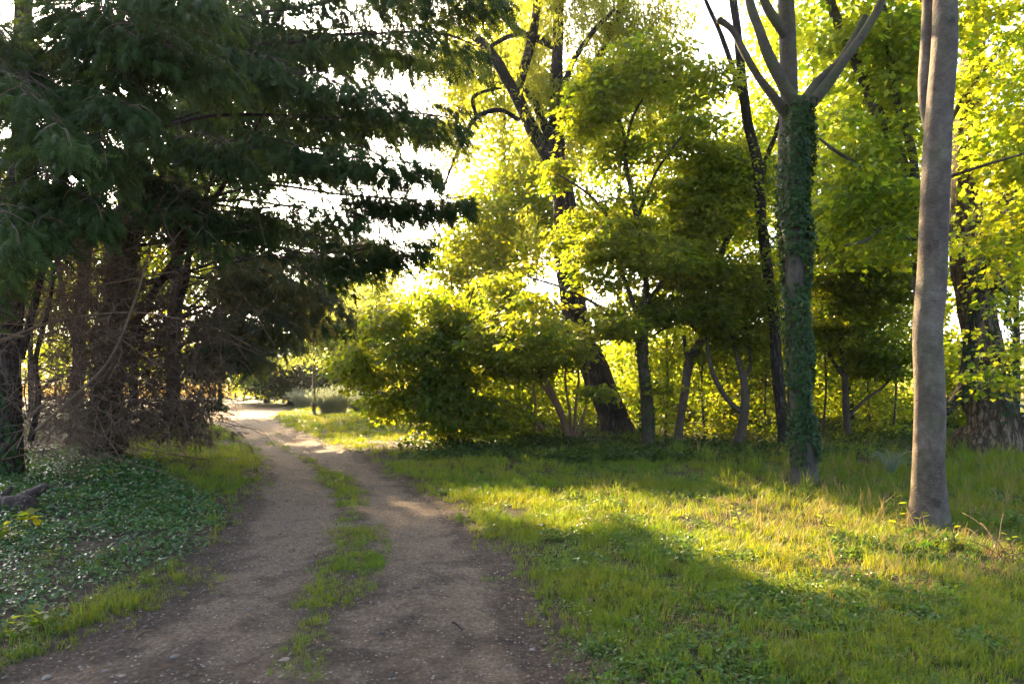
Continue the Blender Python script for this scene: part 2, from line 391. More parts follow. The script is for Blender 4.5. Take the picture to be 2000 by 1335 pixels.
def pathmat():
    m, t, out = newmat('gravel_track')
    ge = N(t, 'ShaderNodeNewGeometry'); pos = ge.outputs['Position']
    def nz(s, d=5, r=.6, sc=None):
        n = N(t, 'ShaderNodeTexNoise'); n.inputs['Scale'].default_value = s; n.inputs['Detail'].default_value = d; n.inputs['Roughness'].default_value = r
        if sc:
            mp = N(t, 'ShaderNodeMapping'); mp.inputs['Scale'].default_value = sc; t.links.new(pos, mp.inputs[0]); t.links.new(mp.outputs[0], n.inputs['Vector'])
        else: t.links.new(pos, n.inputs['Vector'])
        return n.outputs['Fac']
    packed = ramp(t, nz(38, 6, .75), [(.28, (.058, .038, .022)), (.46, (.150, .106, .067)), (.60, (.25, .186, .125)), (.76, (.50, .41, .31))]).outputs[0]
    loose = ramp(t, nz(30, 6, .75), [(.3, (.028, .019, .012)), (.52, (.080, .056, .037)), (.68, (.17, .124, .085)), (.82, (.36, .29, .215))]).outputs[0]
    at = N(t, 'ShaderNodeAttribute', attribute_name='loose')
    a = N(t, 'ShaderNodeMath', operation='MULTIPLY_ADD'); t.links.new(nz(2.2, 6, .65), a.inputs[0]); a.inputs[1].default_value = 2.3; 
    b = N(t, 'ShaderNodeMath', operation='MULTIPLY_ADD'); t.links.new(at.outputs['Fac'], b.inputs[0]); b.inputs[1].default_value = 1.25; b.inputs[2].default_value = -1.34
    t.links.new(b.outputs[0], a.inputs[2])
    sm = N(t, 'ShaderNodeMapRange', interpolation_type='SMOOTHSTEP'); t.links.new(a.outputs[0], sm.inputs['Value']); sm.inputs['From Min'].default_value = -.15; sm.inputs['From Max'].default_value = .45
    col = mixc(t, sm.outputs[0], packed, loose)
    # tiny pale chips
    vo = N(t, 'ShaderNodeTexVoronoi'); vo.inputs['Scale'].default_value = 42; t.links.new(pos, vo.inputs['Vector'])
    sep = N(t, 'ShaderNodeSeparateColor'); t.links.new(vo.outputs['Color'], sep.inputs[0])
    g1 = N(t, 'ShaderNodeMath', operation='GREATER_THAN'); t.links.new(sep.outputs[0], g1.inputs[0]); g1.inputs[1].default_value = .74
    g2 = N(t, 'ShaderNodeMath', operation='LESS_THAN'); t.links.new(vo.outputs['Distance'], g2.inputs[0]); g2.inputs[1].default_value = .36
    g3 = N(t, 'ShaderNodeMath', operation='MULTIPLY'); t.links.new(g1.outputs[0], g3.inputs[0]); t.links.new(g2.outputs[0], g3.inputs[1])
    chip = ramp(t, sep.outputs[1], [(0, (.07, .054, .038)), (.6, (.20, .165, .125)), (1, (.42, .36, .29))]).outputs[0]
    col = mixc(t, g3.outputs[0], col, chip)
    p = N(t, 'ShaderNodeBsdfPrincipled'); t.links.new(col, p.inputs['Base Color']); p.inputs['Roughness'].default_value = .9; p.inputs['Specular IOR Level'].default_value = .2
    hs = N(t, 'ShaderNodeMath', operation='MULTIPLY_ADD'); t.links.new(nz(26, 7, .8), hs.inputs[0]); hs.inputs[1].default_value = 1.0
    h2 = N(t, 'ShaderNodeMath', operation='MULTIPLY_ADD'); t.links.new(g3.outputs[0], h2.inputs[0]); h2.inputs[1].default_value = .25; t.links.new(nz(7, 4, .6), h2.inputs[2]); t.links.new(h2.outputs[0], hs.inputs[2])
    bp = N(t, 'ShaderNodeBump'); bp.inputs['Strength'].default_value = 1.0; bp.inputs['Distance'].default_value = .05
    t.links.new(hs.outputs[0], bp.inputs['Height']); t.links.new(bp.outputs[0], p.inputs['Normal']); t.links.new(p.outputs[0], out.inputs[0])
    return m
def stonemat(name, c0, c1):
    m, t, out = newmat(name)
    at = N(t, 'ShaderNodeAttribute', attribute_name='v'); tc = N(t, 'ShaderNodeNewGeometry')
    n = N(t, 'ShaderNodeTexNoise'); n.inputs['Scale'].default_value = 40; n.inputs['Detail'].default_value = 5; t.links.new(tc.outputs['Position'], n.inputs['Vector'])
    a = N(t, 'ShaderNodeMath', operation='MULTIPLY_ADD'); t.links.new(n.outputs['Fac'], a.inputs[0]); a.inputs[1].default_value = .7; 
    b = N(t, 'ShaderNodeMath', operation='MULTIPLY_ADD'); t.links.new(at.outputs['Fac'], b.inputs[0]); b.inputs[1].default_value = .8; b.inputs[2].default_value = -.3; t.links.new(b.outputs[0], a.inputs[2])
    c = mixc(t, a.outputs[0], c0, c1)
    p = N(t, 'ShaderNodeBsdfPrincipled'); t.links.new(c, p.inputs['Base Color']); p.inputs['Roughness'].default_value = .85
    bp = N(t, 'ShaderNodeBump'); bp.inputs['Strength'].default_value = .3; bp.inputs['Distance'].default_value = .01; t.links.new(n.outputs['Fac'], bp.inputs['Height']); t.links.new(bp.outputs[0], p.inputs['Normal'])
    t.links.new(p.outputs[0], out.inputs[0]); return m
M['ground'] = groundmat(); M['path'] = pathmat()
M['stone'] = stonemat('flint_stone', (.05, .038, .028), (.20, .165, .128))
M['clod'] = stonemat('dark_earth_clod', (.02, .014, .01), (.07, .05, .035))
M['white'] = stonemat('pale_stake', (.35, .32, .27), (.62, .60, .54))
M['chips'] = leafmat('bark_chip', [(.05, .035, .022), (.30, .24, .17)], [(.05, .03, .02), (.20, .15, .10)], tmix=.15, rough=.8, spec=.15)
M['litter'] = leafmat('leaf_litter', [(.06, .035, .018), (.20, .12, .055)], [(.08, .04, .015), (.22, .12, .04)], tmix=.25, rough=.7, spec=.2)

# ------------------------------------------------------------------ ground and track
def build_ground():
    ys = np.concatenate([np.linspace(-14, 2, 40, endpoint=False), np.linspace(2, 14, 150, endpoint=False), np.geomspace(14, 60, 80, endpoint=False), np.geomspace(60, 900, 40)])
    u = np.linspace(-1, 1, 221); xs = np.sign(u) * (9 * np.abs(u) ** 1.1 + 791 * np.abs(u) ** 9)
    X, Y = np.meshgrid(xs, ys)
    x, y = X.ravel(), Y.ravel()
    s = inpath(x, y)
    z = hgt(x, y) - np.where(s > .0, np.clip(s * .5, .012, .05), 0)
    z = np.where(np.hypot(x, y) > 80, z * .3, z)
    nx = len(xs); i = np.arange(len(ys) - 1)[:, None] * nx; j = np.arange(nx - 1)[None]
    Q = np.stack([i + j, i + j + 1, i + nx + j + 1, i + nx + j], -1).reshape(-1, 4)
    bare = np.clip(1 - np.maximum(-s, 0) / .35, 0, 1)
    litter = np.clip((x + .5 - 1.2 * (y - 12)) / 6, 0, 1)
    bare = np.maximum(bare, np.where((x < -2.0) & (y < 17), .9, 0))
    bare = np.maximum(bare, np.where((y > 14.2) & (x > -1.8) & (y < 40), .85, 0))
    far = np.clip((y - 50) / 4, 0, 1)
    me = mesh_np('ground', np.stack([x, y, z], 1), [Q], M['ground'], True, {'bare': bare, 'far': far})
    o = link('ground', me, kind='structure'); o['label'] = 'woodland floor of dark soil and thatch beyond which lies a field'
build_ground()

def build_path():
    ys = np.concatenate([np.linspace(-5, 2.2, 40, endpoint=False), np.linspace(2.2, 13, 330, endpoint=False), np.geomspace(13, PATH_END, 170)])
    nc = 92; t = np.linspace(0, 1, nc)
    L = xl(ys) + (fbm2(ys * 0 + 3.3, ys, 2.2, 31) - .5) * .34 * np.clip(ys / 6, .5, 1.3)
    R = xr(ys) + (fbm2(ys * 0 + 9.3, ys, 2.2, 41) - .5) * .34 * np.clip(ys / 6, .5, 1.3)
    X = L[:, None] * (1 - t)[None] + R[:, None] * t[None]; Y = np.repeat(ys[:, None], nc, 1)
    x, y = X.ravel(), Y.ravel()
    tt = np.tile(t, len(ys)); e = np.minimum(tt, 1 - tt)
    z = hgt(x, y) + .006 + (n2(x, y, 4, 50) - .5) * .03 + (n2(x, y, 9, 51) - .5) * .026 + (n2(x, y, 22, 52) - .5) * .012
    z += .05 * np.exp(-(e / .03) ** 2) * 0 
    Wd = (R - L); dist = e * np.repeat(Wd, nc)
    st = strip(x, y)
    loose = np.clip(1 - dist / .42, 0, 1) * .8 + st * .5 + .34 * np.clip((7.5 - y) / 4, 0, 1) - .25 * np.clip((y - 13) / 8, 0, 1)
    nxx = nc; i = np.arange(len(ys) - 1)[:, None] * nxx; j = np.arange(nxx - 1)[None]
    Q = np.stack([i + j, i + j + 1, i + nxx + j + 1, i + nxx + j], -1).reshape(-1, 4)
    me = mesh_np('path', np.stack([x, y, z], 1), [Q], M['path'], True, {'loose': loose})
    o = link('path', me, kind='structure'); o['label'] = 'stony earth track with two wheel ruts curving away to the left'
build_path()
def ph(x, y):
    return hgt(x, y) + .004

# ------------------------------------------------------------------ trees: skeleton, twigs, leaves
def limb_pts(spec, per=7):
    """spec: [(px,py,depth,radius_px)] -> points, radii in metres"""
    a = np.array([[*P(px, py, d), r / FPX * d * math.cos(math.atan((px - CX) / FPX)) * .92] for px, py, d, r in spec])
    c = catmull(a, per); return c[:, :3], np.maximum(c[:, 3], .002)

class Tree:
    def __init__(s, name, label, base, cat='tree', group=None, bark='bark_thin'):
        s.base = np.asarray(base, float); s.root = thing(name, label, cat, s.base, group); s.bark = M[bark]
        s.nodes = []; s.nrad = []; s.seed = random.randint(0, 999)
    def limb(s, spec, name='branch', per=7, sides=10, rough=.10, flare=0.0, flute=0.0, world=None, bark=None):
        if world is None: p, r = limb_pts(spec, per)
        else: p, r = world
        if flare:
            hh = p[:, 2] - p[0, 2]; r = r * (1 + flare * np.exp(-hh / .30))
            p = np.vstack([p[0] - [0, 0, .25], p]); r = np.r_[r[0] * 1.15, r]
        L = np.cumsum(np.r_[0, np.linalg.norm(np.diff(p, axis=0), axis=1)])
        if sides >= 9 and rough:                      # denser rings for a knobbly outline
            n = max(len(p), int(L[-1] / .12)); q = np.linspace(0, L[-1], n)
            p = np.stack([np.interp(q, L, p[:, k]) for k in range(3)], 1); r = np.interp(q, L, r)
            p = p + (np.stack([vnoise(np.stack([q * 1.3, q * 0 + k * 5.1, q * 0 + s.seed], 1), 5) for k in range(3)], 1) - .5) * r[:, None] * .35
        g = Geo(); g.tube(p, r, sides, rough, s.seed + len(s.nodes), flute=flute)
        link(name, g.build(name, bark and M[bark] or s.bark, True, s.base), s.root)
        s.nodes.append(p); s.nrad.append(r)
        return p, r
    def clusters(s, ells, n, gap=.42, gscale=.9, shell=.35, seed=0):
        """ells: [(px,py,depth,rx_px,ry_px,rdepth_m,weight)] -> cluster points in world space"""
        out = []
        wt = np.array([e[6] if len(e) > 6 else e[3] * e[4] for e in ells], float); wt /= wt.sum()
        for e, k in zip(ells, wt):
            m = int(n * k * 2.4) + 4
            u = unit(rng.normal(size=(m, 3))) * (rng.random(m) ** shell * (1 + .28 * rng.random(m)))[:, None]
            px, py, d, rx, ry, rd = e[:6]
            c = P(px, py, d); q = c + u * np.array([rx / FPX * d, rd, ry / FPX * d])
            nn = vnoise(q * gscale, 77 + seed) * .65 + vnoise(q * gscale * 2.3, 78 + seed) * .35
            q = q[nn > gap][: int(n * k) + 1]
            out.append(q)
        q = np.vstack(out); return q[q[:, 2] > .12]
    def grow(s, cl, r0=.010, name='twigs', bark=None, maxr=.03, sag=.12):
        nodes = np.vstack(s.nodes); rad = np.concatenate(s.nrad)
        d = np.array([np.min(((nodes - c) ** 2).sum(1)) for c in cl]); o = np.argsort(d)
        cap = len(nodes) + len(cl) * 4
        NN = np.zeros((cap, 3)); NR = np.zeros(cap); n = len(nodes); NN[:n] = nodes; NR[:n] = rad
        g = Geo()
        for k in o:
            c = cl[k]
            dv = NN[:n] - c; dd = (dv ** 2).sum(1) + np.where(NN[:n, 2] > c[2] + .3, .6, 0) * np.abs(dv[:, 2])
            j = int(np.argmin(dd)); a = NN[j]; L = math.sqrt(((a - c) ** 2).sum())
            if L < .05: continue
            t = np.array([0, .33, .67, 1.])[:, None]
            m = a * (1 - t) + c * t + rng.normal(size=(4, 3)) * L * .06 * np.array([0, 1, 1, 0])[:, None]
            m[1:3, 2] += sag * L * .5
            ra = min(max(NR[j] * .55, r0 * .8), r0 * (1 + L * .8), maxr); rr = np.linspace(ra, max(r0 * .35, .0025), 4)
            g.tube(m, rr, 4 if ra > .012 else 3, cap=False)
            NN[n:n + 3] = m[1:]; NR[n:n + 3] = rr[1:]; n += 3
        if g.n: link(name, g.build(name, bark and M[bark] or s.bark, True, s.base), s.root, kind='stuff')
    def foliage(s, cl, per, size, spread, mat, shape='rhomb', aspect=.6, flat=.35, tilt=.5, droop=.3, name='crown', out=None, sizevar=.5, fold=.2, lift=0.0):
        K = len(cl); n = K * per
        c0 = np.repeat(cl, per, 0)
        off = rng.normal(size=(n, 3)) * spread * np.array([1, 1, flat]) * .62
        c = c0 + off
        c[:, 2] -= np.hypot(off[:, 0], off[:, 1]) * droop * .5
        ax = unit(np.concatenate([off[:, :2] + rng.normal(size=(n, 2)) * spread * .4, np.full((n, 1), -droop * spread) + rng.normal(size=(n, 1)) * spread * .25], 1))
        nr = unit(np.array([0, 0, 1.]) + rng.normal(size=(n, 3)) * tilt)
        L = size * (1 + (rng.random(n) - .5) * 2 * sizevar)
        keep = c[:, 2] > .06
        vcl = np.repeat(rng.random(K), per); v = np.clip(.5 * vcl + .5 * rng.random(n), 0, 1)
        g = Geo(); g.leaves(c[keep], ax[keep], nr[keep], L[keep], L[keep] * aspect, shape, v[keep], fold=fold)
        link(name, g.build(name, M[mat], False, s.base), s.root, kind='stuff')
    def ivy(s, p, r, z0, z1, n, size=.07, side=None, name='ivy', singles=0):
        """ivy leaves over a limb between heights z0..z1; SINGLES of them facing the camera become leaf objects"""
        tan = unit(np.gradient(p, axis=0)); idx = np.where((p[:, 2] >= z0) & (p[:, 2] <= z1))[0]
        k = idx[rng.integers(0, len(idx), n)]; th = rng.random(n) * 2 * np.pi
        if side is not None: th = side[0] + rng.normal(size=n) * side[1]
        d = np.stack([np.cos(th), np.sin(th), np.zeros(n)], 1)
        patch = vnoise(np.stack([np.cos(th) * 1.2, np.sin(th) * 1.2, p[k, 2] * 1.6], 1), 12)
        edge = np.clip(np.minimum(p[k, 2] - z0, z1 - p[k, 2]) / .5, 0, 1)
        keep = patch * (.5 + .5 * edge) > .29; bun = np.clip(patch[keep] - .45, 0, .5) * .24 * (.3 + rng.random(keep.sum())); k, d, th = k[keep], d[keep], th[keep]; n = len(k)
        c = p[k] + d * (r[k] * (1.0 + rng.random(n) * .2) + .008 + bun)[:, None] + np.stack([0 * th, 0 * th, rng.normal(size=n) * .05], 1)
        ax = unit(np.stack([rng.normal(size=n) * .5, rng.normal(size=n) * .5, np.full(n, -1.0)], 1) + d * .35)
        nr = unit(d + rng.normal(size=(n, 3)) * .35 + [0, 0, .35])
        L = size * (.5 + 1.1 * rng.random(n) ** 1.5)
        root = s.root
        g = Geo(); 
        rest = np.ones(n, bool)
        stem = Geo()
        for q in range(5):
            th0 = rng.random() * 6.28; ii = idx[::max(1, len(idx) // 40)]
            a = th0 + np.cumsum(rng.normal(size=len(ii)) * .12)
            stem.tube(p[ii] + np.stack([np.cos(a), np.sin(a), 0 * a], 1) * (r[ii] * 1.02)[:, None], np.linspace(.011, .004, len(ii)), 4, cap=False)
        ivo = link(name, stem.build(name, M['bark_thin'], True, s.base), root)
        if singles:
            front = np.where(d[:, 1] < -.2)[0]; front = front[np.argsort(-L[front])][:singles]
            tm = []
            for q in range(6):
                gg = Geo(); gg.leaves(np.zeros((1, 3)), np.array([[0, 1., 0]]), np.array([[0, 0, 1.]]), 1.0, .95, 'ivy', np.array([q / 5.0])); tm.append(gg.build('ivy_leaf', M['ivy']))
            for q in front:
                rest[q] = False; o = link('leaf', tm[q % 6], ivo)
                set_frame(o, c[q] - s.base, ax[q], nr[q], L[q])
        g.leaves(c[rest], ax[rest], nr[rest], L[rest], L[rest] * .95, 'ivy' if singles else 'tri3', fold=.15)
        link('ivy_leaves', g.build('ivy_leaves', M['ivy'], False, s.base), ivo, kind='stuff')

from mathutils import Matrix
def set_frame(o, loc, ax, nr, sc):
    y = unit(ax); x = unit(np.cross(y, nr)); z = np.cross(x, y)
    m = np.eye(4); m[:3, 0] = x * sc; m[:3, 1] = y * sc; m[:3, 2] = z * sc; m[:3, 3] = loc
    o.matrix_basis = Matrix(m.tolist())

# ---- right hand side: the clean grey trunk close to the camera
b = G(1811, 1030); D = b[1]
t = Tree('broadleaf_tree', 'smooth pale grey trunk standing nearest the camera at right, foot in sunlit weeds', [b[0], D, b[2]], bark='bark_smooth')
pt, rt = t.limb([(1811, 1030, D, 37), (1812, 950, D, 35), (1814, 800, D, 34), (1815, 620, D, 33), (1822, 470, D, 33), (1829, 350, D, 32), (1838, 200, D, 30), (1846, 40, D, 28), (1850, -200, D, 26), (1845, -500, D, 20), (1855, -800, D, 12), (1850, -1000, D, 6)], 'trunk', sides=40, rough=.075, flare=.42)
t.limb([(1822, 300, D + .05, 10), (1806, 190, D + .15, 15), (1810, 90, D + .2, 16), (1812, -30, D + .2, 15), (1790, -300, D + .3, 11), (1760, -700, D + .3, 5)], sides=16, rough=.08)
t.limb([(1850, -250, D, 16), (1930, -500, D + .3, 11), (2050, -800, D + .6, 5)], sides=10)
t.limb([(1848, -300, D, 14), (1820, -600, D - .7, 9), (1780, -850, D - 1.2, 4)], sides=10)
cl = t.clusters([(1830, -900, D, 420, 260, 2.4)], 240, gap=.4); t.grow(cl); t.foliage(cl, 40, .10, .42, 'maple_bright', aspect=.8, flat=.4, droop=.4)

# ---- the ivy clad forked sycamore
b = G(1570, 945); D = b[1]
t = Tree('sycamore_tree', 'ivy-clad trunk forking into bare crooked limbs, standing on the lit grass', [b[0], D, b[2]], bark='bark_syc')
p1, r1 = t.limb([(1572, 945, D, 28), (1567, 850, D, 26), (1562, 720, D, 25), (1556, 560, D, 24), (1553, 400, D, 22), (1556, 300, D, 21), (1560, 225, D, 20), (1562, 190, D, 18)], 'trunk', sides=32, rough=.07, flare=.22)
p2, r2 = t.limb([(1560, 640, D + .12, 12), (1542, 480, D + .3, 16), (1536, 330, D + .35, 18), (1540, 190, D + .35, 19), (1538, 60, D + .4, 18), (1533, -40, D + .4, 17), (1530, -300, D + .5, 16), (1540, -600, D + .6, 8)], 'trunk', sides=24, rough=.08)
t.limb([(1556, 205, D, 15), (1530, 165, D - .05, 13), (1500, 110, D - .1, 12), (1482, 55, D - .1, 10), (1466, 10, D - .1, 10), (1452, -60, D - .1, 6), (1430, -200, D - .2, 3)], sides=14, rough=.12)
t.limb([(1540, 225, D + .3, 13), (1515, 195, D + .25, 10), (1480, 150, D + .2, 8), (1455, 105, D + .2, 8), (1432, 60, D + .2, 7), (1404, 38, D + .2, 8)], sides=12, rough=.14)
t.limb([(1566, 205, D, 14), (1600, 160, D + .05, 11), (1640, 120, D + .1, 9), (1665, 80, D + .1, 8), (1690, 32, D + .1, 8)], sides=12, rough=.14)
t.limb([(1572, 215, D, 16), (1612, 170, D - .05, 12), (1655, 110, D - .1, 11), (1690, 60, D - .1, 9), (1718, 12, D - .1, 9), (1742, -60, D - .1, 6), (1790, -220, D - .1, 3)], sides=14, rough=.12)
t.limb([(1538, 80, D + .4, 9), (1518, 45, D + .3, 11), (1498, 15, D + .25, 10), (1478, -40, D + .25, 7), (1450, -160, D + .3, 3)], sides=10, rough=.12)
cl = t.clusters([(1540, -420, D, 330, 190, 2.2)], 170, gap=.4); t.grow(cl); t.foliage(cl, 36, .11, .42, 'maple_bright', aspect=.8, flat=.4, droop=.4)
sel = r1 * 1.02
t.ivy(p1, sel, .3, 5.7, 8500, .062, side=(-.6, 1.5), singles=260)
t.ivy(p2, r2, 1.9, 4.9, 1700, .06, name='ivy')

# ---- thin straight trunk behind it
D = 15.5
t = Tree('broadleaf_tree', 'slim dark trunk with a high fork rising just left of the ivy-clad sycamore', [*P(1530, 735, D)[:2], 0], bark='bark_dark')
t.limb([(1532, 872, D, 11), (1522, 760, D, 13), (1512, 640, D, 12), (1498, 520, D, 12), (1487, 420, D, 12), (1480, 330, D, 11), (1462, 240, D, 11), (1450, 150, D, 10), (1440, 60, D, 9), (1428, -40, D, 8), (1420, -250, D, 3)], 'trunk', sides=12, rough=.1, flare=.3)
t.limb([(1452, 200, D, 7), (1430, 130, D, 6), (1405, 60, D, 5), (1378, 0, D, 4), (1350, -90, D, 2)], sides=8)
t.limb([(1486, 350, D, 6), (1500, 300, D, 6), (1516, 260, D, 5), (1530, 200, D, 3)], sides=8)
cl = t.clusters([(1500, 560, D + .4, 70, 130, 1.0), (1480, 330, D, 60, 60, .8), (1420, 420, D, 70, 70, 1.)], 100, gap=.44); t.grow(cl, .007)
t.foliage(cl, 36, .085, .34, 'maple', aspect=.75, flat=.4, tilt=.6)

# ---- big leafy maple that fills the top right corner
D = 12.6
t = Tree('maple_tree', 'maple with sunlit yellow-green leaves filling the top right corner behind the trunks', [*P(1805, 735, D)[:2], 0], bark='bark_syc')
t.limb([(1806, 895, D, 16), (1803, 700, D, 16), (1795, 520, D, 15), (1782, 400, D, 15), (1752, 290, D, 14), (1715, 220, D, 13), (1684, 150, D, 12), (1655, 80, D, 11), (1622, 0, D, 10), (1580, -150, D, 6)], 'trunk', sides=14, rough=.1, flare=.2)
t.limb([(1795, 440, D, 9), (1782, 300, D - .2, 9), (1752, 200, D - .3, 8), (1738, 100, D - .3, 8), (1722, 0, D - .3, 7), (1700, -150, D - .3, 4)], sides=10)
t.limb([(1790, 430, D, 9), (1850, 250, D + .2, 7), (1920, 140, D + .3, 6), (1985, 60, D + .3, 4), (2080, -40, D, 2)], sides=10)
t.limb([(1780, 400, D, 6), (1820, 360, D - .8, 5), (1900, 330, D - 1.6, 4), (2000, 300, D - 2.2, 3)], sides=8)
t.limb([(1770, 350, D, 6), (1700, 330, D - .5, 5), (1640, 300, D - 1, 4), (1600, 270, D - 1, 3)], sides=8)
t.limb([(1800, 500, D, 6), (1740, 440, D - .6, 5), (1690, 470, D - 1.0, 4), (1650, 480, D - 1, 3)], sides=8)
cl = t.clusters([(1680, 90, D, 100, 110, .8), (1640, 330, D - .5, 70, 90, .7), (1700, 240, D, 80, 100, .8), (1760, 80, D, 90, 110, .8), (1965, 130, D, 95, 150, .9), (1985, 330, D - .8, 65, 110, .8), (1975, 450, D - .6, 50, 60, .7), (1700, 440, D - .6, 110, 70, .8), (1640, -100, D, 180, 60, .8), (1900, -100, D, 220, 60, .8)], 470, gap=.41, gscale=1.1)
t.grow(cl, .008, sag=.2)
t.foliage(cl, 46, .108, .42, 'maple_bright', shape='palm', aspect=1.0, flat=.38, tilt=.45, droop=.45)
vis = cl[(np.abs(cl[:, 0] / cl[:, 1] * FPX + CX - 1800) < 195) & (cl[:, 1] < D + .2)]
tm = []
for q in range(6):
    gg = Geo(); gg.leaves(np.zeros((1, 3)), np.array([[0, 1., 0]]), np.array([[0, 0, 1.]]), 1.0, 1.0, 'palm', np.array([q / 5.0])); tm.append(gg.build('maple_leaf', M['maple_bright']))
for q in range(240):
    c = vis[rng.integers(len(vis))] + rng.normal(size=3) * [.26, .26, .12]; c[1] -= .15
    a = unit([rng.normal(), rng.normal() - .4, -.5]); set_frame(link('leaf', tm[q % 6], t.root), c - t.base, a, unit(np.array([0, -.25, 1]) + rng.normal(size=3) * .4), .11 + .05 * rng.random())

# ---- old oak behind the right hand trunk
D = 14.2
t = Tree('oak_tree', 'massive rough-barked oak trunk behind the smooth grey trunk at right edge', [*P(1925, 735, D)[:2], 0], bark='bark_oak')
po, ro = t.limb([(1935, 872, D, 66), (1925, 760, D, 50), (1912, 640, D, 42), (1898, 520, D, 40), (1890, 420, D, 36), (1888, 330, D, 32), (1892, 240, D, 32), (1900, 140, D, 29), (1905, 40, D, 25), (1915, -120, D, 18), (1930, -350, D, 8)], 'trunk', sides=36, rough=.10, flare=.25, flute=.05)
t.limb([(1935, 560, D - .2, 34), (1955, 480, D - .2, 26), (1962, 400, D - .3, 20), (1985, 300, D - .4, 15), (2020, 200, D - .5, 11), (2080, 80, D - .6, 6)], sides=18, rough=.14)
pv, rv = t.limb([(1848, 806, D - 1.2, 10), (1872, 770, D - 1.0, 13), (1888, 730, D - .8, 14), (1896, 660, D - .6, 13), (1904, 580, D - .6, 12), (1925, 520, D - .5, 12)], sides=12, rough=.15, bark='bark_dark')
t.limb([(1900, 210, D, 12), (1945, 130, D, 9), (1985, 70, D, 7), (2030, 20, D, 4)], sides=10)
t.ivy(pv, rv * 1.1, .3, 4.5, 450, .07); t.ivy(po + [.12, -.1, 0], ro, .4, 3.6, 1100, .075, side=(-.7, .7))
cl = t.clusters([(1960, 640, D - 1.6, 80, 70, .9), (1980, 720, D - 1.8, 80, 60, .9), (1890, 470, D - 1.2, 50, 40, .5), (1940, -150, D, 260, 120, 2.2), (1990, 560, D - 1.5, 60, 60, .8)], 150, gap=.40); t.grow(cl, .008)
t.foliage(cl, 34, .10, .36, 'maple_bright', shape='palm', aspect=.9, flat=.3, tilt=.4, droop=.3)

# ---- the great crack willow leaning behind the maples
D = 19.4
t = Tree('willow_tree', 'huge dark leaning willow trunk with forked limbs and hanging yellow leaves, mid-picture', [*P(1205, 735, D)[:2], 0], bark='bark_dark')
t.limb([(1208, 850, D, 34), (1196, 800, D, 31), (1178, 755, D, 30), (1155, 705, D, 29), (1132, 655, D, 30), (1118, 600, D, 27), (1112, 540, D, 26), (1110, 470, D, 25), (1100, 400, D, 24), (1090, 340, D, 23), (1085, 270, D, 18), (1088, 190, D, 15), (1088, 100, D, 12), (1093, 20, D, 10), (1100, -150, D, 6), (1105, -300, D, 3)], 'trunk', sides=28, rough=.10, flare=.2, flute=.04)
t.limb([(1092, 340, D, 17), (1066, 295, D, 16), (1040, 250, D, 14), (1015, 200, D, 13), (995, 160, D, 12), (965, 112, D, 11), (930, 75, D, 9), (888, 58, D, 7), (840, 40, D, 4)], sides=16, rough=.12)
t.limb([(1012, 190, D, 9), (1018, 150, D, 10), (1035, 95, D, 10), (1046, 40, D, 9), (1050, -20, D, 8), (1050, -160, D, 4)], sides=12, rough=.1)
t.limb([(1083, 300, D, 13), (1066, 250, D, 10), (1045, 200, D, 8), (1020, 170, D, 7)], sides=10)
t.limb([(1088, 95, D, 8), (1050, 75, D, 7), (1015, 62, D, 7), (990, 40, D, 6), (968, 12, D, 4), (950, -60, D, 2)], sides=10)
t.limb([(1020, 64, D, 5), (985, 75, D, 5), (960, 90, D, 4), (930, 110, D, 3)], sides=8)
t.limb([(1090, 250, D, 11), (1115, 190, D + .3, 9), (1150, 140, D + .3, 8), (1178, 100, D + .3, 8), (1195, 50, D + .3, 8), (1215, 15, D + .3, 7), (1250, -60, D + .3, 4)], sides=12)
t.limb([(1015, 235, D, 5), (975, 215, D - .2, 5), (930, 230, D - .3, 5), (905, 270, D - .4, 4), (880, 330, D - .5, 3), (862, 380, D - .5, 2)], sides=8)
t.limb([(1090, 200, D, 7), (1120, 120, D - .4, 6), (1160, 60, D - .6, 5), (1200, 20, D - .8, 3)], sides=8)
t.limb([(930, 230, D - .3, 4), (925, 190, D - .3, 4), (960, 175, D - .3, 3), (980, 172, D - .3, 2)], sides=6)
cl = t.clusters([(1050, 60, D, 50, 100, 1.4), (890, 120, D - .3, 40, 80, 1.0), (1120, 70, D, 110, 120, 2.0), (1240, 60, D + .3, 100, 100, 1.4), (1280, 130, D + .3, 60, 80, 1.0), (1180, 130, D, 90, 100, 1.2), (1090, 210, D + .6, 75, 90, 1.2), (890, 260, D - .4, 30, 60, .6), (1050, 400, D, 30, 50, .6), (1120, -120, D, 200, 90, 2.0)], 700, gap=.41, gscale=.8)
t.grow(cl, .008)
# hanging strands of narrow leaves
per = 90; k = np.repeat(np.arange(len(cl)), per); n = len(k)
srt = rng.normal(size=(len(cl), 7, 2)) * .28; sid = rng.integers(0, 7, n); h = rng.random(n) ** .8
c = cl[k] + np.concatenate([srt[k, sid] * (0.5 + .6 * h)[:, None] + rng.normal(size=(n, 2)) * .03, (.15 - h * .95)[:, None]], 1)
ax = unit(np.concatenate([rng.normal(size=(n, 2)) * .6, -1 + .5 * rng.random((n, 1))], 1)); nr = unit(rng.normal(size=(n, 3)) + [0, -.4, .5])
g = Geo(); g.leaves(c, ax, nr, .13 + .06 * rng.random(n), .032 + .010 * rng.random(n), 'rhomb', np.clip(rng.random(n) * .6 + .4 * rng.random(len(cl))[k], 0, 1))
link('crown', g.build('crown', M['willow'], False, t.base), t.root, kind='stuff')

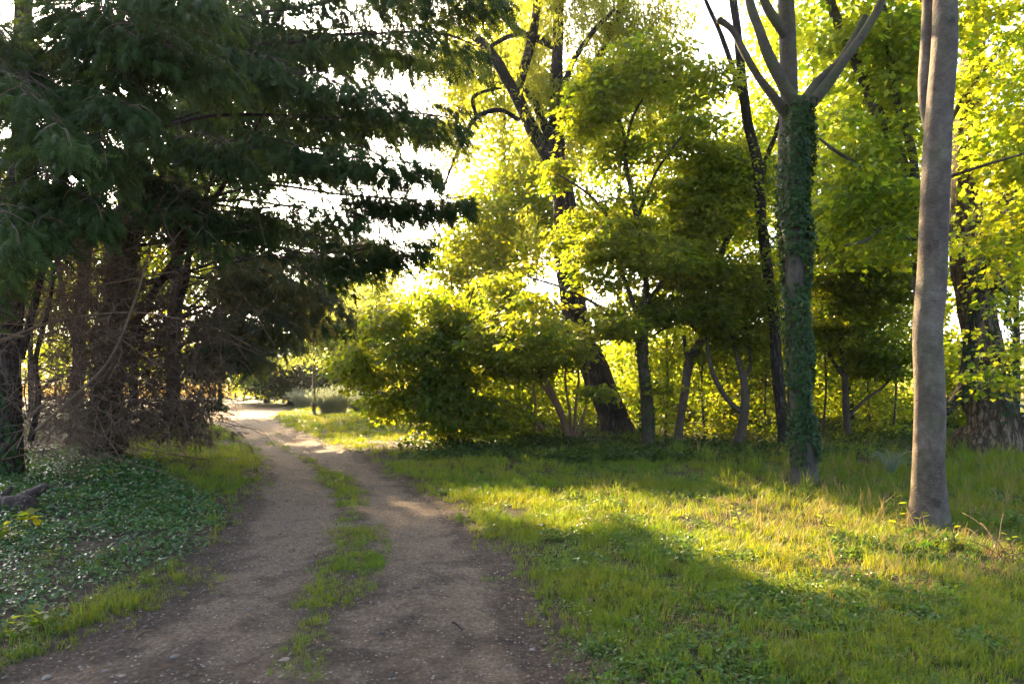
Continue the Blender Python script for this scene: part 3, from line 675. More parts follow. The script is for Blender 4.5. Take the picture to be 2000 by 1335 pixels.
# ---- understorey maples between camera and willow
def maple(label, specs, ells, ncl, per, size, spread, mat='maple', bark='bark_thin', gap=.43, gscale=1.0, name='field_maple', flat=.22, group=None, cat='tree', seed=0, tilt=.45, droop=.35, twig=.007, aspect=.75, shape='rhomb', ivy=None):
    px, py, d, _ = specs[0][0]
    t = Tree(name, label, [*P(px, 735, d)[:2], float(hgt([P(px, 735, d)[0]], [d])[0])], cat=cat, group=group, bark=bark)
    for i, s in enumerate(specs):
        pr = t.limb(s, 'trunk' if i == 0 and cat == 'tree' else ('stem' if cat == 'shrub' else 'branch'), sides=12 if i == 0 else 8, rough=.1, flare=.25 if i == 0 else 0)
        if i == 0 and ivy: t.ivy(pr[0], pr[1] * 1.1, .1, ivy, 500, .07)
    cl = t.clusters(ells, ncl, gap=gap, gscale=gscale, seed=seed); t.grow(cl, twig)
    t.foliage(cl, per, size, spread, mat, flat=flat, tilt=tilt, droop=droop, aspect=aspect, shape=shape)
    return t
D = 15.8
maple('tall layered maple with a dark flat-topped crown in front of the willow trunk',
      [[(1266, 872, D, 12), (1262, 790, D, 12), (1256, 700, D, 11), (1256, 630, D, 10), (1262, 560, D, 7), (1256, 490, D, 6), (1244, 430, D, 6), (1232, 370, D, 5), (1222, 320, D, 5), (1218, 260, D, 4), (1190, 200, D, 3), (1165, 150, D, 2)],
       [(1244, 430, D, 4), (1262, 380, D, 4), (1285, 330, D, 3), (1320, 280, D, 3), (1360, 230, D, 2)],
       [(1256, 640, D, 6), (1225, 560, D, 5), (1205, 500, D, 5), (1190, 430, D, 4), (1150, 380, D, 3), (1090, 340, D - .4, 2)],
       [(1258, 600, D, 6), (1300, 540, D, 5), (1330, 480, D, 4), (1370, 430, D, 3)],
       [(1257, 680, D, 5), (1200, 620, D - .6, 4), (1120, 570, D - 1, 3), (1030, 540, D - 1.2, 2)],
       [(1220, 290, D, 3), (1240, 220, D - .4, 3), (1280, 170, D - .4, 2), (1330, 150, D - .4, 1)]],
      [(1112, 490, D + 1.2, 32, 55, .5), (1100, 335, D + 1.3, 34, 36, .5), (1230, 140, D, 110, 34, 1.4), (1320, 190, D, 100, 40, 1.5), (1180, 210, D, 70, 50, 1.), (1310, 290, D, 110, 45, 1.7), (1205, 320, D - .3, 55, 50, 1.2), (1165, 345, D - .4, 30, 45, .8), (1210, 420, D, 90, 60, 1.5), (1340, 395, D, 100, 45, 1.6), (1165, 455, D - .6, 30, 50, .7), (1240, 520, D - .3, 120, 55, 1.5), (1040, 570, D - .9, 60, 50, 1.0), (1330, 560, D, 80, 60, 1.2), (1220, 630, D - .9, 60, 35, .8), (1020, 650, D - 1, 110, 50, 1.2), (1190, 765, D - 1.2, 50, 14, .5), (1270, 740, D - .8, 60, 40, .7), (1370, 250, D, 40, 40, .6)],
      1450, 34, .112, .33, gap=.545, gscale=1.15, seed=3, flat=.15, ivy=3.4)
D = 16.6
maple('leaning dark-stemmed maple just right of the layered maple, trunk curving rightward',
      [[(1322, 866, D, 9), (1334, 780, D, 9), (1346, 705, D, 10), (1372, 660, D, 9), (1388, 610, D, 8), (1394, 550, D, 8), (1415, 480, D, 7), (1440, 425, D, 7), (1452, 390, D, 5), (1470, 330, D, 3)],
       [(1346, 705, D, 6), (1338, 680, D, 5), (1336, 655, D, 4)], [(1372, 658, D, 4), (1340, 630, D, 3), (1300, 640, D, 3), (1270, 660, D, 2)],
       [(1394, 560, D, 4), (1360, 500, D, 4), (1330, 450, D, 3), (1310, 410, D, 2)]],
      [(1400, 390, D, 80, 60, 1.2), (1350, 480, D, 60, 50, 1.), (1420, 560, D, 70, 50, 1.), (1300, 600, D - .3, 70, 40, .9), (1390, 660, D, 70, 40, .9), (1450, 330, D, 60, 50, .9), (1400, 300, D, 60, 60, .9)],
      560, 40, .108, .32, gap=.48, gscale=1.5, seed=5, flat=.22, mat='shrub')
D = 15.9
maple('small crooked forked tree with curved bare stems between two leaning maples and the sycamore',
      [[(1440, 868, D, 10), (1450, 820, D, 10), (1456, 775, D, 10), (1452, 740, D, 8), (1440, 700, D, 6), (1432, 665, D, 4), (1425, 640, D, 2)],
       [(1448, 805, D, 7), (1425, 785, D, 6), (1405, 755, D, 6), (1388, 715, D, 5), (1382, 670, D, 4), (1385, 640, D, 3)],
       [(1454, 740, D, 5), (1466, 710, D, 4), (1460, 660, D, 4), (1455, 620, D, 3), (1470, 560, D, 2)]],
      [(1420, 620, D, 60, 40, .8), (1470, 560, D, 40, 50, .7), (1480, 660, D + .5, 40, 60, .7), (1390, 600, D, 40, 30, .6)],
      140, 56, .085, .36, seed=6)
D = 17.5
maple('shadowed small tree behind the gap between the sycamore and the smooth grey trunk',
      [[(1656, 858, D, 8), (1652, 800, D, 8), (1650, 740, D, 8), (1645, 680, D, 6), (1640, 600, D, 5), (1650, 520, D, 4), (1660, 460, D, 2)],
       [(1655, 815, D, 5), (1690, 780, D, 4), (1730, 750, D, 3), (1765, 700, D, 3), (1790, 640, D, 2)],
       [(1650, 740, D, 4), (1620, 690, D, 4), (1605, 620, D, 3), (1610, 560, D, 2)], [(1645, 690, D, 4), (1690, 640, D, 3), (1720, 560, D, 3), (1740, 480, D, 2)]],
      [(1650, 520, D, 90, 60, 1.3), (1720, 560, D, 70, 70, 1.2), (1640, 640, D, 70, 50, 1.), (1720, 680, D, 70, 50, 1.), (1620, 440, D, 70, 60, 1.), (1730, 440, D, 70, 60, 1.)],
      640, 42, .115, .35, gap=.47, gscale=1.5, seed=8, flat=.25)
# shrubs: arching bush by the bend and the coppice with orange light in its bark colour
D = 16.2
st = []
for i, (tx, ty) in enumerate([(700, 735), (740, 650), (790, 620), (830, 560), (880, 540), (925, 560), (960, 600), (820, 700), (990, 680), (760, 760), (900, 640), (1010, 740)]):
    x0 = 862 + (i % 6) * 8; mx = x0 + (tx - x0) * .45
    st.append([(x0, 868, D + .1 * (i % 3), 3.5), ((x0 * 2 + mx) / 3 + 2, 800, D, 3), (mx, (ty + 700) / 2 if ty < 690 else 720, D - .1 * (i % 4), 2.5), (tx, ty, D - .2 * (i % 3), 1.2)])
maple('broad arching bush with dark layered leaves beside the bend of the track', st,
      [(740, 700, D - .3, 60, 45, .9), (790, 650, D - .2, 70, 50, 1.1), (850, 625, D, 80, 55, 1.3), (930, 650, D, 80, 55, 1.3), (840, 720, D - .5, 100, 60, 1.2), (940, 730, D - .5, 80, 60, 1.1), (870, 800, D - .3, 90, 45, 1.), (700, 740, D - .4, 30, 20, .4), (930, 690, D + .2, 70, 50, 1.1), (800, 790, D - .2, 60, 35, .8), (740, 780, D, 30, 16, .4), (980, 800, D, 50, 40, .7), (1000, 620, D + .4, 60, 45, .9), (965, 560, D + .6, 40, 35, .7), (690, 700, D - .2, 40, 30, .6)],
      1100, 36, .100, .30, name='arching_bush', cat='shrub', seed=9, flat=.2, mat='shrub', gap=.485, gscale=1.35, droop=.6)
D = 17.3
maple('coppiced shrub with several slanting brown stems coloured as if orange-lit left of the willow foot',
      [[(1112, 856, D, 6), (1098, 815, D, 6), (1080, 770, D, 6), (1062, 735, D, 5), (1050, 690, D, 4), (1040, 640, D, 2)],
       [(1106, 850, D, 5), (1090, 800, D, 5), (1070, 765, D, 5), (1055, 745, D, 4), (1046, 700, D, 3)],
       [(1062, 838, D, 5), (1040, 815, D, 5), (1015, 800, D, 5), (990, 785, D, 4), (962, 775, D, 3), (930, 745, D, 2)],
       [(1118, 856, D, 3), (1112, 800, D, 3), (1104, 740, D, 2.5), (1108, 680, D, 2)], [(1122, 858, D, 3), (1124, 800, D, 3), (1130, 740, D, 2.5), (1126, 690, D, 2)],
       [(1128, 860, D, 3), (1140, 810, D, 2.5), (1150, 760, D, 2), (1145, 700, D, 1.5)], [(1048, 850, D, 3), (1046, 800, D, 3), (1042, 760, D, 2.5), (1040, 700, D, 2)]],
      [(1040, 690, D, 60, 40, .8), (1100, 680, D, 50, 40, .8), (1000, 720, D + .3, 50, 40, .8), (1010, 820, D + .6, 50, 25, .6)], 190, 60, .085, .34, name='coppice_shrub', cat='shrub', bark='stem_orange', seed=11, mat='shrub')

# thin saplings and darker low growth that close the wood near the ground
for i, (px, d, top, ln, lab) in enumerate([(1300, 18.2, 560, 14, 'thin dark sapling between the layered maple and the leaning maple'), (1375, 18.8, 600, -16, 'thin sapling just right of the leaning maple foot'), (1415, 19.5, 560, 10, 'hair-thin sapling left of the crooked forked tree'), (1492, 18.4, 520, 12, 'thin sapling right of the crooked forked tree'),
                                     (1608, 18.6, 560, 18, 'thin sapling just right of the ivy-clad sycamore trunk'), (1700, 19.0, 520, -20, 'thin sapling midway between the sycamore and the grey trunk'), (1745, 18.0, 600, 16, 'thin leaning sapling close left of the grey trunk'), (1168, 21.5, 640, 10, 'thin sapling left of the willow foot')]):
    by = HY + CAMZ * FPX / d
    maple(lab, [[(px, by, d, 2.6), (px + ln * .3, by + (top - by) * .35, d, 2.2), (px + ln * .2, by + (top - by) * .7, d, 1.7), (px + ln, top, d, 1)], [(px + ln * .25, by + (top - by) * .45, d, 1.5), (px + ln * 1.6, by + (top - by) * .75, d - .3, .9)]],
          [(px, 690, d, 45, 40, .8), (px + ln, 620, d, 40, 45, .8), (px - ln, 770, d, 45, 35, .8), (px, 825, d, 50, 16, .8)], 70, 32, .095, .34, name='sapling', group='thin saplings in the wood', seed=80 + i, mat='shrub', flat=.35, gap=.44)

# ---- understorey and trees behind the right wood, each its own thing
def backtree(label, px, d, trunk_r, top, ells, ncl, per, size, spread, mat, name='woodland_tree', base=None, cat='tree', group='trees at the back of the wood', seed=0, flat=.4, gap=.42, lean=0, bark='bark_dark', gscale=.6):
    by = HY + CAMZ * FPX / d
    k = 13.3 / d * 100
    spec = [[(px, by, d, trunk_r), (px + lean * .2, by + (top - by) * .3, d, trunk_r * .85), (px + lean * .6, by + (top - by) * .65, d, trunk_r * .6), (px + lean, top, d, trunk_r * .2)]]
    for sgn in (-1, 1):
        f = .45 + .1 * sgn; y0 = by + (top - by) * f
        spec.append([(px + lean * .4, y0, d, trunk_r * .45), (px + lean * .4 + sgn * k * .5, y0 - k * .6, d + sgn * .4, trunk_r * .3), (px + lean * .5 + sgn * k * 1.1, y0 - k * 1.1, d + sgn * .8, trunk_r * .12)])
    return maple(label, spec, ells, int(ncl * 1.0), int(per * 1.05), size * 1.3, spread * 1.15, mat=mat, bark=bark, name=name, cat=cat, group=group, seed=seed, flat=flat, gap=gap, gscale=gscale, twig=.012, tilt=.6)
backtree('pale green bushy tree in the gap left of the willow trunk', 1010, 24, 8, 470, [(900, 560, 23.5, 60, 55, 1.4), (875, 500, 23, 40, 50, 1.0), (935, 430, 23.5, 50, 60, 1.2), (900, 610, 22.5, 70, 40, 1.2), (1000, 400, 24.5, 50, 70, 1.6), (1070, 420, 25, 60, 80, 1.8), (1040, 330, 25, 50, 50, 1.5), (960, 500, 24.5, 70, 60, 2), (1030, 620, 24, 90, 70, 2), (930, 650, 24, 80, 60, 2), (1010, 740, 24, 90, 70, 1.6)], 760, 38, .12, .6, 'shrub', seed=21)
backtree('thicket tree seen between the willow and the leaning maple', 1300, 25, 8, 520, [(1300, 470, 25.5, 90, 60, 1.8), (1390, 400, 25.5, 70, 70, 1.8), (1190, 480, 25.5, 60, 60, 1.6), (1290, 620, 25, 100, 80, 2), (1220, 700, 25, 90, 70, 2), (1350, 720, 25, 90, 80, 2), (1290, 790, 24.5, 110, 50, 1.6)], 420, 40, .12, .6, 'maple_bright', seed=22)
backtree('low leafy tree behind the small crooked forked tree', 1450, 24, 7, 600, [(1440, 690, 24, 90, 60, 2), (1400, 780, 23.5, 90, 50, 1.6), (1490, 760, 24, 70, 60, 1.6), (1520, 660, 24.5, 60, 60, 1.6)], 260, 42, .12, .55, 'shrub', seed=23)
backtree('sunlit back tree with its crown above the small shadowed tree', 1660, 23, 9, 180, [(1650, 300, 23, 100, 100, 2), (1690, 420, 23, 100, 80, 2), (1620, 520, 23, 80, 80, 1.8), (1730, 600, 23, 80, 70, 1.6), (1650, 700, 23, 80, 60, 1.6)], 380, 42, .13, .6, 'maple_bright', seed=24)
backtree('leafy tree at the far right edge behind the oak', 1985, 21, 9, 300, [(1980, 420, 21, 80, 80, 1.8), (1960, 560, 21, 80, 80, 1.6), (1985, 700, 20, 80, 70, 1.6), (1890, 700, 22, 60, 80, 1.6), (2040, 300, 21, 90, 100, 2)], 330, 42, .13, .55, 'maple_bright', seed=25)
backtree('tall bright tree crown behind the bare sycamore limbs', 1590, 27, 10, -50, [(1600, 60, 27, 110, 100, 2.6), (1500, 330, 27, 90, 90, 2.2), (1460, 240, 27, 50, 60, 1.6), (1495, 120, 27, 45, 70, 1.6), (1430, 340, 27, 50, 60, 1.6), (1590, 230, 27, 90, 80, 2.2), (1720, 130, 27, 90, 110, 2.2), (1780, 300, 26, 70, 90, 2)], 380, 42, .15, .7, 'maple_bright', seed=26)
for i, (px, d, top, wd, lab) in enumerate([(1080, 27, 690, 80, 'low shrub glowing behind the orange-lit coppice stems'), (1190, 26.5, 720, 70, 'low shrub behind the foot of the willow'), (1370, 27, 700, 90, 'low green shrub behind the leaning maple stem'),
                                     (1600, 25, 730, 80, 'low shrub filling the gap right of the sycamore foot'), (1710, 24, 720, 80, 'sunlit low shrub left of the smooth grey trunk'), (1880, 22, 740, 80, 'low shaded shrub between the grey trunk and the oak'), (940, 26, 730, 80, 'low bright shrub behind the arching bush')]):
    by = HY + CAMZ * FPX / d; md = (top + by) / 2
    maple(lab, [[(px + q * 6, by, d, 3), (px + q * 14, md, d + .2 * q, 2.4), (px + q * 26, top + 10, d + .3 * q, 1)] for q in (-2, -1, 0, 1, 2)],
          [(px, md, d, wd, (by - top) * .45, 1.4), (px - wd * .5, md + 20, d - .4, wd * .5, (by - top) * .3, 1.), (px + wd * .5, md + 15, d + .4, wd * .5, (by - top) * .3, 1.)], 120, 34, .13, .6, mat='maple_bright', name='woodland_shrub', cat='shrub', group='shrubs at the back of the wood', seed=30 + i, flat=.6, gap=.40)

backtree('yellow-green tree filling the gap left of the willow limbs', 985, 27, 8, 150, [(960, 250, 27, 60, 80, 1.6), (1010, 140, 27, 70, 90, 1.6), (930, 100, 27, 50, 90, 1.5), (970, 20, 27, 80, 70, 1.6), (960, 400, 27, 55, 70, 1.6), (1060, 300, 27, 60, 80, 1.6), (1010, 480, 27, 80, 60, 1.8), (930, 520, 27, 50, 50, 1.5)], 560, 40, .12, .55, 'willow', seed=27, gap=.44)
backtree('mid-green tree behind the flat-topped layered maple', 1210, 28, 8, 150, [(1200, 270, 28, 90, 80, 2), (1150, 400, 28, 80, 80, 2), (1300, 300, 28, 80, 80, 2), (1260, 420, 28, 90, 70, 2), (1400, 480, 28, 70, 60, 1.8), (1340, 200, 28, 45, 50, 1.4)], 460, 40, .13, .6, 'back_leaf', seed=28, gap=.44)
backtree('leafy tree filling the gap between slim trunk and sycamore', 1520, 26, 7, 260, [(1440, 420, 26, 60, 60, 1.6), (1490, 520, 26, 60, 60, 1.6), (1600, 600, 26, 70, 70, 1.6), (1440, 570, 26, 60, 50, 1.6), (1620, 420, 26, 60, 70, 1.6)], 300, 40, .13, .6, 'back_leaf', seed=29, gap=.43)
# ---- far trees past the bend
backtree('young roadside tree with a pale stake-like stem by the white grasses', 613, 30, 3.5, 560, [(620, 600, 30, 50, 45, 1.2), (600, 660, 30, 55, 40, 1.2), (660, 680, 30, 55, 35, 1.2), (560, 690, 30, 40, 22, .8), (640, 630, 30, 40, 50, 1.)], 170, 42, .10, .5, 'far_leaf', seed=41, group='trees past the bend', bark='bark_smooth')
backtree('round golden-lit tree hanging over the bend left of the arching bush', 735, 26, 3, 540, [(700, 610, 26, 70, 40, 1.5), (680, 660, 26, 50, 50, 1.2), (740, 590, 26.5, 60, 50, 1.5), (760, 650, 26, 50, 40, 1.2)], 230, 42, .11, .5, 'far_leaf', seed=42, group='trees past the bend')
backtree('loose feathery tree against the bright sky beyond the bend', 745, 45, 5, 480, [(745, 540, 45, 45, 40, 2), (720, 590, 45, 60, 35, 2), (780, 610, 45, 50, 40, 2)], 170, 36, .17, .8, 'far_leaf', seed=43, group='trees past the bend', gap=.48)
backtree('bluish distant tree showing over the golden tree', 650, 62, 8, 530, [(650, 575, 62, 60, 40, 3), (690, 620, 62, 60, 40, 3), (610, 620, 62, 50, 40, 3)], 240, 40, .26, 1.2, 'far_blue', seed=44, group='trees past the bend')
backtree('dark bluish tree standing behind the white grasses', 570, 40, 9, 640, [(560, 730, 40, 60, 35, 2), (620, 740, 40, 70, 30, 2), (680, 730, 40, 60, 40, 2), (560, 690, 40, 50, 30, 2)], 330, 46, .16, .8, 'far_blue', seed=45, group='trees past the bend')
backtree('yellow-lit bush by the golden field past the bend', 520, 43, 6, 690, [(520, 730, 42, 40, 25, 1.5), (490, 745, 43, 25, 20, 1.2), (540, 755, 42, 30, 15, 1.2)], 110, 44, .14, .7, 'maple_bright', name='field_edge_bush', cat='shrub', seed=46, group='trees past the bend')
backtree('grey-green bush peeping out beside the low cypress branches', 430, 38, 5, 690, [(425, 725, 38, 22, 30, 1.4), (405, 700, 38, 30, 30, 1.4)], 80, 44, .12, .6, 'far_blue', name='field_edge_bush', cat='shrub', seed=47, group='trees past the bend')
backtree('added tall dark tree, hidden behind the cypress boughs, that shades the track', 260, 34, 10, -20, [(480, 100, 34, 80, 130, 2.2), (470, 510, 34, 90, 90, 2.0), (470, 260, 34, 90, 90, 2.2), (380, 330, 34, 90, 70, 2), (360, 150, 34, 90, 130, 2)], 520, 46, .17, .9, 'far_blue', seed=48, group='trees past the bend', gap=.36)  # extra tree added out of sight to block sun from the track
# trees glimpsed through the cypresses on the left
for i, (px, d, top, lab) in enumerate([(60, 27, 330, 'leafy tree glimpsed through the cypress twigs at far left'), (330, 30, 300, 'yellow-green tree glimpsed between the cypress trunks'), (200, 34, 420, 'pale tree glimpsed low behind the ivy-clad cypress')]):
    backtree(lab, px, d, 7, top, [(px, top + 120, d, 90, 100, 2.2), (px + 60, top + 220, d, 90, 70, 2), (px - 60, top + 240, d, 90, 70, 2)], 240, 40, .15, .8, 'maple_bright', seed=50 + i, group='trees behind the cypresses', gap=.46)

# ------------------------------------------------------------------ the cypresses on the left
class Cypress(Tree):
    def bough(s, g, spec, copies=2, twigs=None, **kw):
        s.spray_branch(g, spec, twigs=twigs, **kw)
        for j in range(copies - 1):
            f = [0, .5, .9, 1]; ox, oy, od = rng.normal() * 34, rng.normal() * 36, (rng.random() - .5) * 2.2
            sp = [(px + ox * f[i], py + oy * f[i], d + od * f[i], max(r * .6, 1.2)) for i, (px, py, d, r) in enumerate(spec)]
            k2 = dict(kw); k2['sub'] = int(kw.get('sub', 26) * .75)
            s.spray_branch(g, sp, twigs=twigs, **k2)
    def spray_branch(s, g, spec, spread=.75, dens=1.0, start=.2, hang=.42, sub=26, per=210, twigs=None, strip=(.095, .019), sides=8, v0=0.0):
        p, r = limb_pts(spec, 8); wob = np.linspace(0, 1, len(p))[:, None]
        p = p + (np.stack([vnoise(np.stack([wob[:, 0] * 4.5, wob[:, 0] * 0 + k * 7.7, wob[:, 0] * 0 + rng.random() * 99], 1), 8) for k in range(3)], 1) - .5) * .55 * np.minimum(wob * 3, 1) * [.6, 1, 1]
        p, r = s.limb(None, sides=sides, rough=0 if sides < 9 else .1, world=(p, r * .62))
        L = np.cumsum(np.r_[0, np.linalg.norm(np.diff(p, axis=0), axis=1)]); L /= L[-1]
        for i in range(sub):
            u = start + (1 - start) * (i + rng.random()) / sub
            a = np.array([np.interp(u, L, p[:, k]) for k in range(3)])
            j = min(np.searchsorted(L, u), len(p) - 2); tg = unit(p[j + 1] - p[max(j - 1, 0)])
            sd_ = unit(np.cross(tg, [0, 0, 1])); sg = 1 if i % 2 else -1
            ln = spread * (1.0 - .55 * (u - start) / (1 - start)) * (.6 + .7 * rng.random())
            if u > .94: dr = tg
            else: dr = unit(tg * (.55 + .3 * rng.random()) + sd_ * sg * (.8 + .3 * rng.random()) + [0, 0, rng.normal() * .28])
            n = int(per * .14 * dens * (.6 + .4 * ln / spread))
            q = np.linspace(0, 1, 5)[:, None]
            bl = a + dr * ln * q + np.array([0, 0, -1]) * ln * hang * q ** 2
            if twigs is not None: twigs.tube(bl, np.linspace(.007, .0025, 5), 3, cap=False)
            uu = rng.random(n) ** .75
            c = a + dr * ln * uu[:, None]; c[:, 2] -= ln * hang * uu ** 2
            pr = unit(np.cross(dr, [0, 0, 1])); w = rng.normal(size=n)
            wid = .17 * (1 - .5 * uu) * spread / .75
            c = c + pr * (w * wid)[:, None]; c[:, 2] -= np.abs(w) * wid * .5 + rng.random(n) ** 2 * hang * .7; c += rng.normal(size=(n, 3)) * .018
            ax = unit(dr * .8 + pr * (w * .55)[:, None] + np.array([0, 0, -1.]) * (.35 + .5 * rng.random(n))[:, None] + rng.normal(size=(n, 3)) * .25)
            nr = unit(np.array([0, 0, 1.]) + rng.normal(size=(n, 3)) * .8)
            vv = np.clip(v0 + .55 * rng.random() + .5 * rng.random(n), 0, 1)
            fl = strip[0] * 2.1 * (.6 + .8 * rng.random(n)); g.leaves(c, ax, nr, fl, fl * (.62 + .3 * rng.random(n)), 'frond', vv, fold=-.35, curl=.45)
    def deadtwigs(s, n, box, seed=0, ln=(.5, 1.7), name='dead_twigs'):
        """bare curved twigs growing from the trunks inside the shaded side"""
        nodes = np.vstack(s.nodes); g = Geo()
        for i in range(n):
            px, py, d = (box[0] + (box[1] - box[0]) * rng.random(), box[2] + (box[3] - box[2]) * rng.random(), box[4] + (box[5] - box[4]) * rng.random())
            e = P(px, py, d); e[2] = max(e[2], .12)
            j = np.argsort(((nodes - e) ** 2).sum(1))[int(rng.random() ** 2 * 12)]; a = nodes[j] if rng.random() < .45 else e + rng.normal(size=3) * [.7, .5, .5]
            a = a.copy(); a[2] = max(a[2], .1)
            d_ = e - a; Ln = np.linalg.norm(d_)
            if Ln > ln[1]: a = e - d_ / Ln * (ln[0] + (ln[1] - ln[0]) * rng.random()); d_ = e - a; Ln = np.linalg.norm(d_)
            q = np.linspace(0, 1, 6)[:, None]
            bend = rng.normal(size=3) * .16 * Ln; bend[2] += .14 * Ln
            m = a + d_ * q + bend * (q * (1 - q) * 4) + np.cumsum(rng.normal(size=(6, 3)) * .02, 0) * Ln
            m[:, 2] = np.maximum(m[:, 2], .06)
            r = (.0045 + .009 * rng.random() ** 3) * d / 11
            g.tube(m, np.linspace(r, r * .4, 6), 3, cap=False)
            for k in range(rng.integers(1, 5)):
                j = rng.integers(1, 5); b_ = m[j]; dd = unit(unit(d_) + rng.normal(size=3) * .8) * Ln * (.2 + .3 * rng.random())
                f = np.linspace(0, 1, 3)[:, None]; mm = b_ + dd * f; mm[:, 2] = np.maximum(mm[:, 2] - .12 * Ln * f[:, 0] ** 2, .06)
                g.tube(mm, np.linspace(r * .55, r * .25, 3), 3, cap=False)
        link(name, g.build(name, M['dead_twig'], True, s.base), s.root, kind='stuff')

# the middle one: ivy-clad double trunk, long layered boughs over the track
D = 13.2
t = Cypress('cypress_tree', 'tall dark cypress with ivy-clad trunk and long boughs reaching over the track', [*P(205, 735, D)[:2], .1], bark='bark_cyp')
pc, rc = t.limb([(205, 893, D, 38), (208, 820, D, 33), (212, 720, D, 31), (224, 600, D, 30), (243, 470, D, 28), (260, 350, D, 25), (270, 200, D, 22), (275, 40, D, 19), (280, -200, D, 18), (285, -600, D, 6)], 'trunk', sides=24, rough=.12, flare=.35, flute=.06)
pl, rl = t.limb([(262, 640, D - .2, 8), (300, 570, D - .4, 9), (345, 505, D - .6, 9), (390, 430, D - .7, 8), (430, 370, D - .8, 6), (480, 290, D - .9, 4), (520, 210, D - 1, 2)], sides=12, rough=.1)
t.limb([(270, 690, D - .3, 7), (330, 640, D - .5, 8), (360, 560, D - .6, 8), (372, 480, D - .7, 7), (400, 390, D - .8, 5), (430, 300, D - .9, 3)], sides=10)
g = Geo(); gb = Geo(); tw = Geo()
for sp, kw in [
    ([(275, -60, D, 9), (480, -110, D - .6, 7), (720, -90, D - 1.2, 5), (960, -30, D - 1.6, 2)], dict(spread=1.1, sub=34)),
    ([(275, 30, D, 9), (480, 20, D - .6, 7), (720, 10, D - 1.2, 5), (955, 8, D - 1.6, 2)], dict(spread=1.0, sub=34)),
    ([(272, 90, D, 9), (470, 90, D - .5, 7), (700, 80, D - 1.2, 5), (935, 105, D - 1.6, 2)], dict(spread=.9, sub=36)),
    ([(272, 150, D, 8), (440, 140, D - .8, 6), (600, 150, D - 1.6, 4), (760, 160, D - 2.0, 2)], dict(spread=.8, sub=26)),
    ([(268, 260, D, 9), (440, 215, D - .4, 7), (640, 220, D - 1.0, 5), (880, 235, D - 1.4, 2)], dict(spread=.8, sub=30, start=.45)),
    ([(262, 330, D, 8), (440, 300, D - .4, 6), (640, 290, D - 1.0, 5), (845, 320, D - 1.4, 2)], dict(spread=.8, sub=30, start=.45)),
    ([(256, 420, D, 6), (420, 405, D - .5, 5), (580, 410, D - 1.0, 3), (740, 440, D - 1.3, 2)], dict(spread=.5, sub=20, start=.35, per=120)),
    ([(258, 400, D, 8), (460, 365, D - .3, 6), (680, 375, D - .6, 4), (910, 385, D - .9, 2)], dict(spread=.55, sub=24, start=.62)),
    ([(255, 450, D, 7), (420, 390, D - .3, 6), (560, 385, D - .6, 4), (700, 410, D - .9, 2)], dict(spread=.45, sub=14, start=.45, per=50)),
    ([(250, 480, D, 8), (420, 465, D - .2, 6), (620, 480, D - .4, 4), (812, 462, D - .6, 2)], dict(spread=.7, sub=26, start=.58)),
    ([(270, 170, D, 6), (350, 120, D - 1.3, 5), (440, 100, D - 2.2, 3), (520, 110, D - 2.8, 2)], dict(spread=.8, sub=22, v0=.2)),
    ([(262, 300, D, 6), (330, 270, D - 1.2, 5), (400, 270, D - 2.0, 3), (470, 310, D - 2.6, 2)], dict(spread=.7, sub=18, v0=.1)),
    ([(262, 330, D, 5), (240, 300, D - .9, 4), (230, 310, D - 1.7, 3), (240, 370, D - 2.3, 2)], dict(spread=.6, sub=18, v0=.1)),
    ([(262, 400, D, 5), (320, 350, D - .8, 4), (360, 360, D - 1.4, 3), (400, 420, D - 1.9, 2)], dict(spread=.6, sub=18, v0=.1)),
    ([(255, 430, D, 5), (200, 390, D - .8, 4), (160, 390, D - 1.4, 3), (130, 440, D - 1.9, 2)], dict(spread=.55, sub=16)),
    ([(268, 220, D, 5), (210, 190, D - .9, 4), (180, 200, D - 1.7, 3), (170, 260, D - 2.3, 2)], dict(spread=.7, sub=20, v0=.1)),
    ([(255, 470, D, 5), (330, 430, D - .6, 4), (420, 430, D - 1.0, 3), (520, 450, D - 1.3, 2)], dict(spread=.6, sub=18)),
]: t.bough(g, sp, twigs=tw, **kw)
for sp, kw in [
    ([(250, 560, D, 7), (400, 525, D - .2, 5), (520, 520, D - .3, 4), (622, 585, D - .4, 2)], dict(spread=.75, sub=26, start=.42)),
    ([(248, 600, D, 7), (390, 580, D - .2, 5), (500, 570, D - .3, 4), (600, 620, D - .4, 2)], dict(spread=.7, sub=24, start=.42)),
    ([(245, 650, D, 6), (370, 630, D - .2, 5), (460, 620, D - .3, 4), (555, 655, D - .4, 2)], dict(spread=.65, sub=22, start=.45)),
    ([(240, 700, D, 6), (340, 680, D - .2, 4), (430, 665, D - .3, 3), (510, 690, D - .4, 2)], dict(spread=.55, sub=18, start=.5)),
]: t.bough(gb, sp, 2, twigs=tw, per=110, **kw)
for sp in [[(235, 820, D, 5), (310, 800, D - .5, 4), (370, 775, D - .8, 3), (420, 770, D - 1, 1.5)], [(235, 850, D, 5), (300, 835, D - .5, 4), (350, 815, D - .8, 3), (400, 800, D - 1, 1.5)], [(232, 780, D, 5), (310, 750, D - .4, 4), (380, 735, D - .7, 3), (430, 740, D - .9, 1.5)]]:
    t.spray_branch(g, sp, spread=.25, sub=12, start=.72, per=30, twigs=tw)
link('crown', g.build('crown', M['cypress'], False, t.base), t.root, kind='stuff')
link('browning_sprays', gb.build('browning_sprays', M['cypress_brown'], False, t.base), t.root, kind='stuff', label='browner lower sprays of the cypress')
link('twigs', tw.build('twigs', M['dead_twig'], True, t.base), t.root, kind='stuff')
t.ivy(pc, rc * 1.03, .05, 5.0, 4200, .085, side=(-.7, 1.2))
t.deadtwigs(1000, (90, 420, 380, 880, D - 2.0, D + .3))
